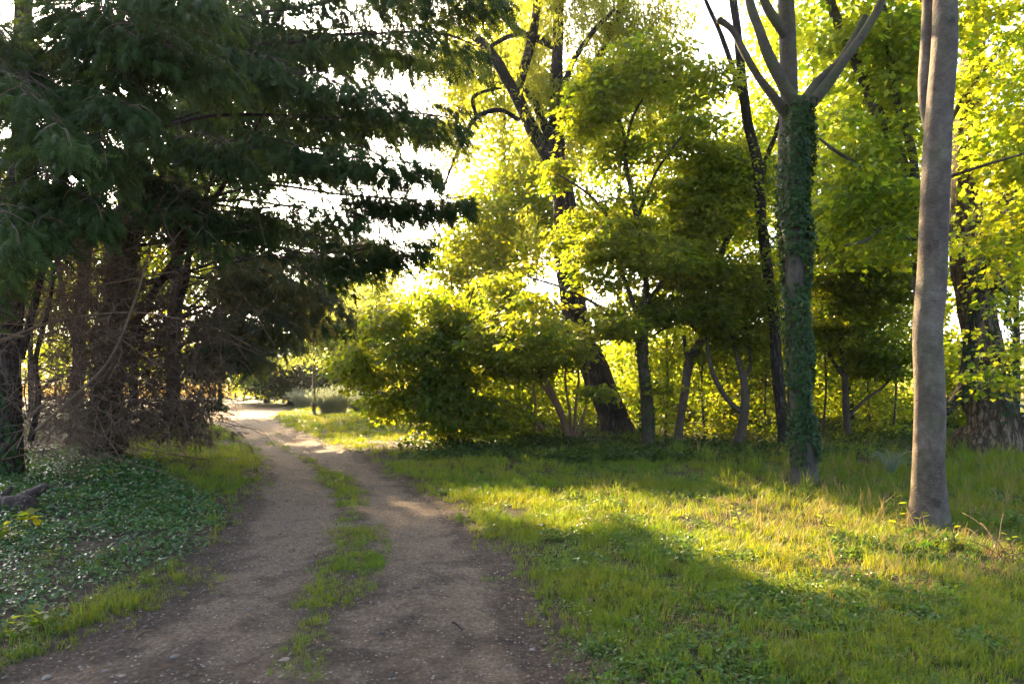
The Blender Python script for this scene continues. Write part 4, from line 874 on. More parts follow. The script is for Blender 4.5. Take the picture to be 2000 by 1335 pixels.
t.deadtwigs(520, (270, 430, 650, 860, D - 1.6, D - .2), ln=(.6, 1.3))

def twig_fan(t, n, x0, x1, tx0, tx1, ty0, ty1, D, name='dead_twigs'):
    g = Geo(); gs = Geo()
    for i in range(n):
        f0 = rng.random(); a = P(x0 + (x1 - x0) * rng.random(), 600 + 270 * f0, D - .1); e = P(tx0 + (tx1 - tx0) * rng.random(), ty0 + (ty1 - ty0) * min(1, max(0, f0 + rng.normal() * .2)), D - .2 - 1.8 * rng.random())
        q = np.linspace(0, 1, 8)[:, None]; Ln = np.linalg.norm(e - a)
        m = a + (e - a) * q + np.array([0, 0, 1.]) * Ln * .16 * (rng.random() - .25) * (q * (1 - q) * 4) + np.cumsum(rng.normal(size=(8, 3)) * .012, 0) * Ln; m[:, 2] = np.maximum(m[:, 2], .06)
        r = .005 + .006 * rng.random() ** 2; g.tube(m, np.linspace(r, r * .35, 8), 3, cap=False)
        for k in range(5):
            j = rng.integers(2, 8); dd = unit(unit(e - a) + rng.normal(size=3) * .6) * Ln * (.12 + .22 * rng.random()); f = np.linspace(0, 1, 3)[:, None]; g.tube(m[j] + dd * f - np.array([0, 0, .1]) * Ln * f ** 2, [r * .5, r * .35, r * .2], 3, cap=False)
            if rng.random() < .5:
                c = m[j] + dd * rng.random((3, 1)); fl = .10 + .08 * rng.random(3); gs.leaves(c, unit(dd) + rng.normal(size=(3, 3)) * .4 - [0, 0, .5], rng.normal(size=(3, 3)) + [0, 0, 1], fl, fl * .7, 'frond', curl=.4)
    link(name, g.build(name, M['dead_twig'], True, t.base), t.root, kind='stuff'); link('dead_sprays', gs.build('dead_sprays', M['dead_spray'], False, t.base), t.root, kind='stuff')
twig_fan(t, 170, 215, 260, 290, 440, 600, 850, D)
twig_fan(t, 110, 170, 210, 40, 170, 480, 860, D)
twig_fan(t, 90, 190, 260, 120, 340, 420, 700, D - .3)
# nearest one, at the left picture edge
D = 10.2
t = Cypress('cypress_tree', 'nearest cypress at the left picture edge with fresh green drooping sprays', [*P(15, 735, D)[:2], .1], bark='bark_cyp')
pc, rc = t.limb([(10, 945, D, 34), (14, 820, D, 30), (20, 650, D, 28), (28, 480, D, 26), (40, 300, D, 24), (46, 60, D, 21), (50, -300, D, 16), (52, -900, D, 5)], 'trunk', sides=22, rough=.12, flare=.3, flute=.06)
t.limb([(40, 700, D - .1, 9), (75, 560, D - .3, 9), (105, 440, D - .5, 8), (140, 300, D - .6, 6), (180, 150, D - .7, 3)], sides=10, rough=.1)
t.limb([(60, 860, D, 7), (75, 780, D, 7), (70, 700, D + .1, 6), (95, 600, D + .1, 5), (110, 500, D + .2, 3)], sides=8)
g = Geo(); tw = Geo()
for sp, kw in [
    ([(45, -60, D, 8), (150, -90, D - .9, 6), (290, -70, D - 1.8, 4), (420, -20, D - 2.4, 2)], dict(spread=1.0, sub=30)),
    ([(45, 60, D, 8), (140, 30, D - .9, 6), (250, 30, D - 1.8, 4), (330, 80, D - 2.3, 2)], dict(spread=.8, sub=30, v0=.25)),
    ([(42, 150, D, 8), (150, 90, D - .8, 6), (300, 85, D - 1.6, 4), (425, 110, D - 2.0, 2)], dict(spread=.75, sub=32, v0=.3)),
    ([(40, 240, D, 7), (120, 180, D - 1.0, 5), (200, 170, D - 1.8, 4), (280, 220, D - 2.4, 2)], dict(spread=.7, sub=26, v0=.2)),
    ([(40, 330, D, 7), (100, 270, D - 1.0, 5), (160, 270, D - 1.8, 4), (215, 310, D - 2.4, 2)], dict(spread=.6, sub=22, v0=.2)),
    ([(36, 420, D, 7), (80, 350, D - 1.0, 5), (120, 350, D - 1.8, 4), (170, 400, D - 2.4, 2)], dict(spread=.55, sub=20, v0=.2)),
    ([(36, 430, D, 7), (30, 360, D - 1.0, 5), (30, 370, D - 1.9, 4), (60, 430, D - 2.6, 2)], dict(spread=.6, sub=22, v0=.25)),
    ([(30, 520, D, 7), (10, 430, D - 1.0, 5), (0, 440, D - 1.9, 4), (30, 500, D - 2.6, 2)], dict(spread=.45, sub=18, v0=.2)),
    ([(42, 100, D, 7), (0, 60, D - 1.0, 5), (-30, 80, D - 1.9, 4), (20, 140, D - 2.8, 2)], dict(spread=.8, sub=26, v0=.2)),
    ([(42, 200, D, 7), (60, 150, D - 1.2, 5), (70, 160, D - 2.0, 4), (110, 220, D - 2.8, 2)], dict(spread=.7, sub=24, v0=.2)),
    ([(40, 300, D, 7), (-60, 240, D - .4, 5), (-180, 240, D - .8, 4), (-300, 300, D - 1.2, 2)], dict(spread=.9, sub=22)),
    ([(44, 20, D, 7), (200, -20, D + .6, 5), (360, 0, D + 1.0, 4), (470, 40, D + 1.2, 2)], dict(spread=.9, sub=26)),
]: t.bough(g, sp, twigs=tw, per=230, strip=(.078, .016), **kw)
link('crown', g.build('crown', M['cypress'], False, t.base), t.root, kind='stuff')
link('twigs', tw.build('twigs', M['dead_twig'], True, t.base), t.root, kind='stuff')
t.ivy(pc, rc * 1.05, .05, 1.7, 500, .08, side=(-1.0, 1.2))
t.deadtwigs(560, (0, 230, 430, 900, D - 1.0, D + 1.2))
# one long bare bough crossing in front
t.limb([(70, 840, D - .6, 4), (150, 770, D - .6, 4), (215, 700, D - .7, 3.5), (262, 590, D - .7, 3), (290, 500, D - .8, 2)], sides=6, rough=0, bark='dead_twig')
t.limb([(0, 665, D - .5, 3), (120, 625, D - .5, 3), (260, 610, D - .4, 2.5), (380, 628, D - .3, 2)], sides=6, rough=0, bark='dead_twig')
t.limb([(0, 565, D - .4, 2.5), (130, 566, D - .4, 2.5), (260, 545, D - .3, 2), (340, 530, D - .2, 1.5)], sides=6, rough=0, bark='dead_twig')

# slender one between and behind
D = 16.5
t = Cypress('cypress_tree', 'slender cypress stem between and behind the two thicker cypress trunks', [*P(148, 735, D)[:2], .1], bark='bark_cyp')
t.limb([(148, 868, D, 19), (152, 760, D, 16), (158, 620, D, 15), (172, 460, D, 14), (184, 330, D, 12), (188, 150, D, 10), (190, -100, D, 5)], 'trunk', sides=14, rough=.12, flare=.3)
t.limb([(156, 700, D, 6), (120, 560, D, 6), (115, 420, D, 5), (130, 280, D, 3)], sides=8)
g = Geo()
for sp, kw in [([(186, 240, D, 7), (300, 200, D, 5), (420, 210, D, 4), (540, 260, D, 2)], dict(spread=1.0, sub=22)), ([(186, 120, D, 7), (100, 90, D, 5), (20, 100, D, 4), (-60, 140, D, 2)], dict(spread=1.0, sub=22)),
               ([(180, 380, D, 6), (250, 340, D - .3, 5), (320, 340, D - .5, 4), (400, 380, D - .7, 2)], dict(spread=.8, sub=16, per=70)), ([(188, 100, D, 7), (320, 60, D, 5), (480, 40, D, 4), (640, 60, D, 2)], dict(spread=1.1, sub=26)),
               ([(180, 300, D, 6), (110, 260, D - .3, 5), (60, 260, D - .5, 4), (0, 300, D - .7, 2)], dict(spread=.8, sub=18, per=80))]:
    t.bough(g, sp, 2, strip=(.15, .027), **kw)
link('crown', g.build('crown', M['cypress'], False, t.base), t.root, kind='stuff')
t.deadtwigs(220, (60, 280, 380, 860, D - 1.5, D + .5))

# a further cypress down the track whose boughs close the gap above the bend
D = 20.5
t = Cypress('cypress_tree', 'further cypress down the track, boughs ending above the bend', [*P(335, 735, D)[:2], .05], bark='bark_cyp')
t.limb([(335, 839, D, 18), (338, 720, D, 15), (345, 560, D, 14), (350, 380, D, 12), (355, 200, D, 10), (360, 0, D, 8), (362, -200, D, 3)], 'trunk', sides=14, rough=.12, flare=.3)
g = Geo()
for sp, kw in [([(350, 400, D, 6), (470, 420, D, 5), (580, 440, D, 3), (735, 470, D, 2)], dict(spread=.9, sub=26)), ([(346, 480, D, 6), (450, 480, D, 5), (560, 490, D, 3), (680, 500, D, 2)], dict(spread=1.0, sub=26)),
               ([(346, 540, D, 6), (430, 540, D, 5), (530, 540, D, 3), (620, 560, D, 2)], dict(spread=1.0, sub=26)), ([(352, 320, D, 6), (480, 310, D, 5), (560, 300, D, 3), (705, 320, D, 2)], dict(spread=1.1, sub=28)),
               ([(352, 220, D, 6), (480, 180, D, 5), (620, 185, D, 3), (850, 225, D, 2)], dict(spread=.95, sub=34)), ([(343, 620, D, 6), (410, 600, D, 5), (480, 610, D, 3), (560, 640, D, 2)], dict(spread=.8, sub=20)),
               ([(358, 40, D, 6), (500, -60, D, 5), (660, -70, D, 3), (800, -20, D, 2)], dict(spread=1.3, sub=28)), ([(355, 120, D, 6), (500, 60, D, 5), (640, 70, D, 3), (880, 110, D, 2)], dict(spread=1.1, sub=34)), ([(343, 700, D, 6), (400, 680, D, 5), (450, 690, D, 3), (500, 710, D, 2)], dict(spread=.6, sub=16, per=80))]:
    t.bough(g, sp, 2, strip=(.17, .034), start=.2, **kw)
link('crown', g.build('crown', M['cypress'], False, t.base), t.root, kind='stuff')

# ------------------------------------------------------------------ ground vegetation
src = bpy.data.collections.new('tuft_sources')            # not linked to the scene: only a source for the scatter
def blade_tuft(name, nb, h, rad, wd, mat, lean=.5, seed=0):
    r = np.random.default_rng(seed); g = Geo()
    for i in range(nb):
        a = r.random() * 6.28; rr = rad * math.sqrt(r.random()); b0 = np.array([math.cos(a) * rr, math.sin(a) * rr, -.01])
        d = r.random() * 6.28; hh = h * (.5 + .7 * r.random()); le = lean * hh * (.3 + r.random()); dv = np.array([math.cos(d), math.sin(d), 0]); sv = np.array([-dv[1], dv[0], 0]) * wd * (.7 + .6 * r.random())
        p1 = b0 + dv * le * .35 + [0, 0, hh * .55]; p2 = b0 + dv * le + [0, 0, hh * .92]
        V = np.array([b0 - sv * .5, b0 + sv * .5, p1 + sv * .42, p1 - sv * .42, p2]); g.add(V, [[0, 1, 2, 3]], [[3, 2, 4]], r.random())
    o = bpy.data.objects.new(name, g.build(name, M[mat])); src.objects.link(o); return o
def leaf_tuft(name, nl, h, rad, size, mat, shape='oval', aspect=.6, seed=0):
    r = np.random.default_rng(seed); g = Geo()
    a = r.random(nl) * 6.28; rr = rad * np.sqrt(r.random(nl)); c = np.stack([np.cos(a) * rr, np.sin(a) * rr, h * r.random(nl) * (1 - .4 * rr / rad) + .005], 1)
    ax = np.stack([np.cos(a) + r.normal(size=nl) * .5, np.sin(a) + r.normal(size=nl) * .5, r.normal(size=nl) * .25 + .15], 1)
    nr = np.array([0, 0, 1.]) + r.normal(size=(nl, 3)) * .4
    g.leaves(c, ax, nr, size * (.6 + .8 * r.random(nl)), size * aspect * (.6 + .8 * r.random(nl)), shape, r.random(nl))
    o = bpy.data.objects.new(name, g.build(name, M[mat])); src.objects.link(o); return o
# instance index follows the alphabetical order of the sources
blade_tuft('a0', 16, .085, .055, .0045, 'grass', .7, 1)
blade_tuft('a1', 16, .075, .060, .0045, 'grass', .9, 2)
blade_tuft('a2', 14, .11, .050, .005, 'grass', .6, 3)
blade_tuft('a3', 14, .26, .045, .006, 'grass', .55, 4)
leaf_tuft('a4', 12, .05, .06, .038, 'weed', 'oval', .62, 5)
leaf_tuft('a5', 16, .035, .06, .022, 'weed', 'oval', .95, 6)
blade_tuft('a6', 10, .10, .06, .004, 'straw', 1.1, 7)
leaf_tuft('a7', 7, .08, .06, .050, 'weed', 'ivy', .8, 8)
blade_tuft('a8', 12, .55, .10, .012, 'field', .35, 9)
blade_tuft('a9', 9, .22, .05, .005, 'straw', .5, 10)

def scatter(name, pts, rot, scl, var, label):
    me = bpy.data.meshes.new(name); me.vertices.add(len(pts)); me.vertices.foreach_set('co', np.asarray(pts, np.float32).ravel())
    a = me.attributes.new('rot', 'FLOAT_VECTOR', 'POINT'); a.data.foreach_set('vector', np.asarray(rot, np.float32).ravel())
    a = me.attributes.new('scl', 'FLOAT', 'POINT'); a.data.foreach_set('value', np.asarray(scl, np.float32))
    a = me.attributes.new('var', 'INT', 'POINT'); a.data.foreach_set('value', np.asarray(var, np.int32))
    o = link(name, me, kind='stuff'); o['label'] = label
    ng = bpy.data.node_groups.new(name, 'GeometryNodeTree')
    ng.interface.new_socket('Geometry', in_out='INPUT', socket_type='NodeSocketGeometry'); ng.interface.new_socket('Geometry', in_out='OUTPUT', socket_type='NodeSocketGeometry')
    gi = ng.nodes.new('NodeGroupInput'); go = ng.nodes.new('NodeGroupOutput'); ip = ng.nodes.new('GeometryNodeInstanceOnPoints')
    ci = ng.nodes.new('GeometryNodeCollectionInfo'); ci.inputs['Collection'].default_value = src; ci.inputs['Separate Children'].default_value = True; ci.inputs['Reset Children'].default_value = True
    def na(n, dt):
        x = ng.nodes.new('GeometryNodeInputNamedAttribute'); x.data_type = dt; x.inputs['Name'].default_value = n; return x.outputs['Attribute']
    ng.links.new(gi.outputs[0], ip.inputs['Points']); ng.links.new(ci.outputs[0], ip.inputs['Instance']); ip.inputs['Pick Instance'].default_value = True
    ng.links.new(na('var', 'INT'), ip.inputs['Instance Index']); ng.links.new(na('rot', 'FLOAT_VECTOR'), ip.inputs['Rotation']); ng.links.new(na('scl', 'FLOAT'), ip.inputs['Scale'])
    ng.links.new(ip.outputs[0], go.inputs[0])
    md = o.modifiers.new('scatter', 'NODES'); md.node_group = ng
    return o

def sample(n, y0, y1, half=None, pw=1.0):
    """points in the ground seen by the camera, density falling with distance"""
    y = y0 * (y1 / y0) ** rng.random(n)
    m = .82 * y + 2.6
    x = (rng.random(n) * 2 - 1) * m
    return x, y
PX = lambda x, y: CX + x / y * FPX
def ivy_zone(x, y):
    px = PX(x, y)
    e = np.interp(y, [2.5, 3.5, 4.2, 5.2, 6.5, 8, 9, 10, 11.5, 13, 16], [-9, -3.3, -2.95, -2.75, -2.75, -3.25, -3.85, -4.8, -5.9, -7.4, -10])
    return (e - x) / .45
# grass
x, y = sample(205000, 2.0, 34)
s0 = inpath(x, y); s = s0 + (fbm2(x, y, 2.4, 63) - .5) * .75 + (n2(x, y, 9, 67) - .5) * .2; iv = ivy_zone(x, y); st = strip(x, y) * (.35 + 1.2 * n2(x, y, 2.2, 68))
nz = fbm2(x, y, .9, 61); nz2 = n2(x, y, 3.1, 62)
wood = (y > 14.5) & (x > -1.6) & (y < 34)
verge = np.clip((.24 - s) / .42, 0, 1)
pgrass = np.where(s > .24, np.clip(st * 1.9 - .34, 0, .95) * np.clip((nz2 - .20) * 2.2, 0, 1), verge * np.clip((nz - .30) * 3.2, .15, 1) * np.clip((nz2 - .12) * 2.2, .12, 1))
pgrass = np.where(s > -.02, np.maximum(pgrass, np.where((s < .45) & (x > -1) , np.clip((nz2 - .78) * 3, 0, 1) * np.clip(1 - s / .45, 0, 1), 0)), pgrass)
pgrass = np.where(s > -.02, np.maximum(pgrass, np.where((s < .6) & (x < -1) & (y < 6), np.clip((nz2 - .62) * 3, 0, 1) * np.clip(1 - s / .6, 0, 1), 0)), pgrass)
pgrass = pgrass * np.where(iv > .0, np.where(iv > .6, np.where((nz > .62), .10, .02), .45), 1.0)
pgrass = pgrass * np.where(wood, np.where(nz > .5, .35, .10), 1) * np.where((x < -3.5) & (y > 9.5) & (y < 14) & (x < -7.5), .15, 1)
k = rng.random(len(x)) < pgrass
x, y, s, st, nz, nz2 = x[k], y[k], s[k], st[k], nz[k], nz2[k]
n = len(x); u = rng.random(n)
right = (x > .3) & (y < 14)
var = np.where(u < .34, 0, np.where(u < .66, 1, np.where(u < .84, 2, np.where(u < .9, 6, 5))))
leafy = right & (n2(x, y, .8, 64) * .6 + n2(x, y, 2.5, 65) * .4 > .47 + .10 * np.clip((y - 5) / 4, 0, 1))
var = np.where(leafy & (u < .60), np.where(u < .24, 4, np.where(u < .52, 5, 7)), var)
tall = right & (y > 6.5) & (x > 3.0)
var = np.where(tall & (u > .93), np.where(u > .975, 9, 3), var)
dry = right & (n2(x, y, .9, 66) > .60) & (x > 2.5)
var = np.where(dry & (u < .25), 6, var)
lit_straw = right & (y > 5.0) & (y < 8.6) & (x + .404 * y > 4.7) & (n2(x, y, 1.6, 69) > .38)  # dry straw kept to the sunlit band, giving it a golden colour
var = np.where(lit_straw & (u > .84), np.where(u > .98, 9, 6), var)
scl = (.55 + .95 * rng.random(n) ** 1.3) * np.clip((y / 6) ** .55, .8, 2.4) * np.where(s > -.05, .62, .85) * np.where((x > 3) & (y < 9), 1.15, 1) * np.where((x < -1) & (y > 11), .8, 1)
rot = np.stack([rng.normal(size=n) * .12, rng.normal(size=n) * .12, rng.random(n) * 6.28], 1)
scatter('grass', np.stack([x, y, hgt(x, y) + .004], 1), rot, scl, var, 'short grass, clover and straw covering the verges and the middle of the track')

# golden field beyond the trees
x = rng.random(9000) * 120 - 70; y = 51 + 60 * rng.random(9000) ** 1.6
scatter('field_grass', np.stack([x, y, hgt(x, y) * .6], 1), np.stack([0 * x, 0 * x, rng.random(len(x)) * 6.28], 1), 1.0 + .6 * rng.random(len(x)), np.full(len(x), 8), 'ripe golden grass of the field past the trees')

# glossy ground cover on the left bank
n = 120000
x = -9.5 + 8 * rng.random(n); y = 3.2 + 12 * rng.random(n) ** 1.25
iv = ivy_zone(x, y); dn = fbm2(x, y, 1.3, 71)
k = (rng.random(n) < np.clip(iv, 0, 1) * np.clip((dn - .27) * 3.4, .10, 1)) & (inpath(x, y) < -.02) & (np.abs(x / y) < .86)
x, y = x[k], y[k]; n = len(x)
z = hgt(x, y) + .015 + .07 * rng.random(n) * np.clip(fbm2(x, y, 2, 72) * 1.6, .3, 1.2)
a = rng.random(n) * 6.28
g = Geo(); g.leaves(np.stack([x, y, z], 1), np.stack([np.cos(a), np.sin(a), .1 + rng.normal(size=n) * .35], 1), np.array([0, 0, 1.]) + rng.normal(size=(n, 3)) * .45, (.024 + .046 * rng.random(n) ** 1.6) * np.clip(y / 7, .8, 1.4), (.018 + .024 * rng.random(n) ** 1.4) * np.clip(y / 7, .8, 1.4), 'oval', fold=.25, curl=.35)
o = link('ground_cover', g.build('ground_cover', M['peri']), kind='stuff'); o['label'] = 'glossy dark green creeping ground cover on the shaded bank left of the track'
# dark ivy carpet at the edge of the wood on the right
n = 42000
x = -2.6 + 17 * rng.random(n); y = 12.6 + 12 * rng.random(n) ** 1.3
dn = fbm2(x, y, .8, 73); k = (rng.random(n) < np.clip((dn - .3) * 3, 0, 1)) & (inpath(x, y) < -.35) & (y > 12.8 + .12 * np.abs(x) + (n2(x, y, .7, 74) - .5) * 2); x, y = x[k], y[k]; n = len(x)
z = hgt(x, y) + .02 + .22 * rng.random(n) * fbm2(x, y, 1.1, 75)
a = rng.random(n) * 6.28; L = (.06 + .05 * rng.random(n))
g = Geo(); g.leaves(np.stack([x, y, z], 1), np.stack([np.cos(a), np.sin(a), .1 + rng.normal(size=n) * .35], 1), np.array([0, 0, 1.]) + rng.normal(size=(n, 3)) * .45, L, L * .8, 'tri3')
o = link('undergrowth', g.build('undergrowth', M['ivy']), kind='stuff'); o['label'] = 'low dark ivy carpeting the floor under the maples'
# fallen leaves and chips
n = 15000
x, y = sample(n, 2.2, 20); s = inpath(x, y); k = (rng.random(n) < np.where(s > 0, .35 * np.clip(1.2 - s, .12, 1), .6)); x, y = x[k], y[k]; n = len(x)
a = rng.random(n) * 6.28; L = .02 + .035 * rng.random(n)
g = Geo(); g.leaves(np.stack([x, y, hgt(x, y) + .016 + .01 * rng.random(n)], 1), np.stack([np.cos(a), np.sin(a), 0 * a], 1), np.array([0, 0, 1.]) + rng.normal(size=(n, 3)) * .3, L, L * .5, 'oval', curl=-.2)
o = link('leaf_litter', g.build('leaf_litter', M['litter']), kind='stuff'); o['label'] = 'small fallen brown leaves strewn over track and verge'

n = 9000
x, y = sample(n, 2.2, 12); s = inpath(x, y); k = (s > -.3) & (rng.random(n) < .25 + .75 * np.clip(1 - s / .7, 0, 1)); x, y = x[k], y[k]; n = len(x)
a = rng.random(n) * 6.28; L = .012 + .04 * rng.random(n) ** 2
g = Geo(); g.leaves(np.stack([x, y, hgt(x, y) + .018 + .008 * rng.random(n)], 1), np.stack([np.cos(a), np.sin(a), rng.normal(size=n) * .15], 1), np.array([0, 0, 1.]) + rng.normal(size=(n, 3)) * .3, L, .004 + .006 * rng.random(n), 'rhomb', curl=-.1)
o = link('bark_debris', g.build('bark_debris', M['chips']), kind='stuff'); o['label'] = 'bits of bark, straw and twig trodden into the track'
# gravel on the track
def pebble_template(seed):
    r = np.random.default_rng(seed)
    V = np.array([[0, 0, 1], [1, 0, .1], [.31, .95, .05], [-.81, .59, .12], [-.81, -.59, .0], [.31, -.95, .1], [.5, .36, .75], [-.19, .58, .7], [-.6, 0, .8], [-.19, -.58, .72], [.5, -.36, .7]], float)
    V = V * (.8 + .4 * r.random((len(V), 1))); V[:, 2] *= .6
    T = []
    for i in range(5):
        a, b_ = 1 + i, 1 + (i + 1) % 5; c, d = 6 + i, 6 + (i + 4) % 5
        T += [[a, b_, c], [a, c, d], [0, d, c]]
    return V, np.array(T)
n = 6000
x, y = sample(n * 3, 2.2, 22); s = inpath(x, y); k = (s > .03) & (strip(x, y) < .5); x, y = x[k][:n], y[k][:n]; n = len(x)
g = Geo()
for q in range(6):
    V, T = pebble_template(q); idx = np.arange(n) % 6 == q; m = idx.sum()
    a = rng.random(m) * 6.28; sc_ = (.004 + .016 * rng.random(m) ** 5) * np.clip(y[idx] / 5, .8, 1.6); sq = .6 + .6 * rng.random(m)
    R = V[None] * np.stack([sc_, sc_ * sq, sc_ * .9], 1)[:, None]; xx = R[..., 0] * np.cos(a)[:, None] - R[..., 1] * np.sin(a)[:, None]; yy = R[..., 0] * np.sin(a)[:, None] + R[..., 1] * np.cos(a)[:, None]
    W = np.stack([xx + x[idx][:, None], yy + y[idx][:, None], R[..., 2] + (hgt(x[idx], y[idx]) + .006)[:, None]], -1)
    g.add(W.reshape(-1, 3), None, (T[None] + (np.arange(m) * len(V))[:, None, None]).reshape(-1, 3), np.repeat(rng.random(m), len(V)))
o = link('gravel', g.build('gravel', M['stone'], True), kind='stuff'); o['label'] = 'small loose pebbles scattered over the earth track'

# ------------------------------------------------------------------ single things on and beside the track
# pale feathery grass clumps by the bend
def plume_clump(label, px, py, wpx, hpx, n):
    b = G(px, py); d = b[1]; R = wpx / FPX * d; H = hpx / FPX * d
    o = thing('ornamental_grass', label, 'grass clump', b, 'pale grass clumps by the bend')
    g = Geo(); gp = Geo()
    for i in range(n):
        a = rng.random() * 6.28; rr = R * math.sqrt(rng.random()) * .45; q = np.array([math.cos(a) * rr, math.sin(a) * rr * .7, 0])
        h = H * (.55 + .55 * rng.random()) * (1 - 1.6 * (rr / R) ** 2); le = np.array([math.cos(a), math.sin(a), 0]) * h * (.15 + 1.3 * rr / R) * (.5 + rng.random()) + rng.normal(size=3) * [.05, .05, 0]
        f = np.linspace(0, 1, 4)[:, None]; m = q + le * f ** 2 + np.array([0, 0, 1]) * h * f
        g.tube(m, np.linspace(.008, .003, 4), 3, cap=False, a=rng.random())
        k = 9; c = m[3] * 1 - (m[3] - m[2]) * (rng.random((k, 1)) * 1.6); ax = unit(rng.normal(size=(k, 3)) * .5 + [0, 0, 1]); gp.leaves(c + rng.normal(size=(k, 3)) * .03, ax, rng.normal(size=(k, 3)), .14, .03, 'rhomb')
    link('stems', g.build('stems', M['pale_grass'], True), o, kind='stuff'); link('plumes', gp.build('plumes', M['pale_grass']), o, kind='stuff')
plume_clump('largest pale feathery grass clump at the inside of the bend', 650, 806, 55, 52, 420)
plume_clump('smaller pale grass clump farther back, left of the largest clump', 590, 797, 30, 36, 200)
plume_clump('pale grass clump half hidden by the arching bush', 700, 802, 32, 42, 200)

# stake beside the young tree
b = G(611, 806); g = Geo(); f = np.linspace(0, 1, 6)[:, None]
g.tube(np.array([0, 0, -.1]) + np.array([.02, 0, 2.5]) * f, np.full(6, .045), 8); o = thing('tree_stake', 'thin pale stake standing against the young roadside tree', 'stake', b)
link('post', g.build('post', M['white'], True), o)
gt = Geo(); gt.tube([[-.06, .05, 1.9], [0, -.05, 1.9], [.07, .04, 1.9]], [.012] * 3, 5); link('tie', gt.build('tie', M['bark_dark'], True), o)

# field fence posts with wire
fg = Geo()
for i, (px, lab) in enumerate([(420, 'fence post at the field edge, left one'), (460, 'fence post at the field edge, centred in the bright gap'), (500, 'fence post at the field edge, right one')]):
    d = 50.5; p = P(px, 735, d); z = float(hgt([p[0]], [d])[0]); g = Geo(); g.tube(np.array([[0, 0, -.2], [0, 0, .7], [.01, 0, 1.35]]), [.07, .065, .06], 7, rough=.1, seed=i)
    o = tag(link('fence_post', g.build('fence_post', M['deadwood'], True), None, [p[0], d, z]), lab, 'post', 'field fence posts')

# weathered dead log with a raised snag at the left edge
b = G(45, 1010); D = b[1]
o = thing('dead_log', 'weathered broken log with upturned snag lying in the ground cover at left edge', 'log', b)
def lp(px, py, dd=0): return P(px, py, D + dd) - b
g = Geo(); pts = catmull(np.array([lp(-70, 990, .15), lp(-10, 985, .1), lp(25, 985), lp(50, 985, -.02), lp(62, 990, -.03)]), 6); g.tube(pts, np.interp(np.linspace(0, 1, len(pts)), [0, .5, .85, 1], [.10, .12, .13, .09]), 14, rough=.25, seed=3, flute=.15)
link('trunk', g.build('trunk', M['deadwood'], True), o)
g = Geo(); pts = catmull(np.array([lp(25, 1000), lp(40, 978), lp(60, 965, .02), lp(80, 955, .04), lp(92, 946, .05)]), 6); g.tube(pts, np.interp(np.linspace(0, 1, len(pts)), [0, .4, 1], [.11, .065, .035]), 12, rough=.22, seed=5, flute=.2)
link('snag', g.build('snag', M['deadwood'], True), o)
g = Geo(); pts = catmull(np.array([lp(0, 985, .1), lp(12, 965, .1), lp(22, 950, .12)]), 5); g.tube(pts, np.linspace(.06, .02, len(pts)), 10, rough=.25, seed=8); link('stub', g.build('stub', M['deadwood'], True), o)
g = Geo(); pts = catmull(np.array([lp(42, 985, -.06), lp(52, 1002, -.08), lp(60, 1018, -.08)]), 5); g.tube(pts, np.linspace(.05, .03, len(pts)), 10, rough=.3, seed=9); link('root', g.build('root', M['deadwood'], True), o)

# leafy weeds, every leaf a part
def weed(label, px, py, h, leaves, size, shape='oval', aspect=.6, mat='maple_bright', name='weed', lean=(0, 0), sq=.7):
    b = G(px, py); o = thing(name, label, 'plant', b)
    g = Geo(); f = np.linspace(0, 1, 6)[:, None]; m = np.array([0, 0, -.02]) + np.array([lean[0], lean[1], h]) * f + np.array([.03, .02, 0]) * np.sin(f * 5); g.tube(m, np.linspace(.006, .002, 6), 5)
    link('stem', g.build('stem', M['bark_thin'], True), o)
    tmm = []
    for q in range(3):
        gg = Geo(); gg.leaves(np.zeros((1, 3)), np.array([[0, 1., 0]]), np.array([[0, 0, 1.]]), 1.0, aspect, shape, np.array([q / 2.0])); tmm.append(gg.build('weed_leaf', M[mat]))
    for i in range(leaves):
        u = .25 + .75 * (i + .5) / leaves; a = i * 2.4 + rng.random(); c = m[min(5, int(u * 5))] * (1 - (u * 5) % 1) + m[min(5, int(u * 5) + 1)] * ((u * 5) % 1) if u < 1 else m[5]
        ax = np.array([math.cos(a), math.sin(a) * sq, .15 + .3 * u - .2 * rng.random()]); c = c + unit(ax) * .02
        set_frame(link('leaf', tmm[i % 3], o), c, ax, np.array([0, 0, 1.]) + rng.normal(size=3) * .3, size * (.7 + .5 * rng.random()))
weed('tall leafy seedling just left of the grey trunk foot', 1752, 1045, .40, 14, .075, mat='maple')
weed('small lobed-leaf seedling in front of the grey trunk', 1803, 1062, .30, 9, .06, 'palm', .9, mat='maple')
weed('upright seedling right of the grey trunk foot', 1862, 1075, .26, 9, .06, mat='maple')
weed('leafy weed at the right picture edge beside the dead bramble', 1975, 1100, .28, 12, .065, 'palm', .9, mat='maple')
weed('sunlit sprig on the grass between the two big trunks', 1612, 1045, .22, 8, .07, 'palm', .9)
weed('fern-like sprig left of the sunlit strip', 1440, 1035, .24, 12, .06)
weed('broad-leaved plant in front of the dead log', 58, 1048, .20, 14, .13, 'ivy', .9, mat='maple')
weed('broad-leaved plant at the left edge below the dead log', 12, 1075, .20, 12, .12, 'ivy', .9, mat='maple')
weed('bright green seedling amid the glossy ground cover', 110, 1098, .12, 7, .08, mat='maple_bright')
weed('lone pale green leaf sprig nearest the track in the ground cover', 222, 1092, .12, 4, .08, mat='maple_bright')
weed('leafy weed at the lower left corner of the bank', 30, 1245, .16, 14, .075, 'ivy', .85, mat='maple')
weed('second leafy weed by the track edge at lower left', 75, 1225, .15, 12, .07, 'ivy', .85, mat='maple')

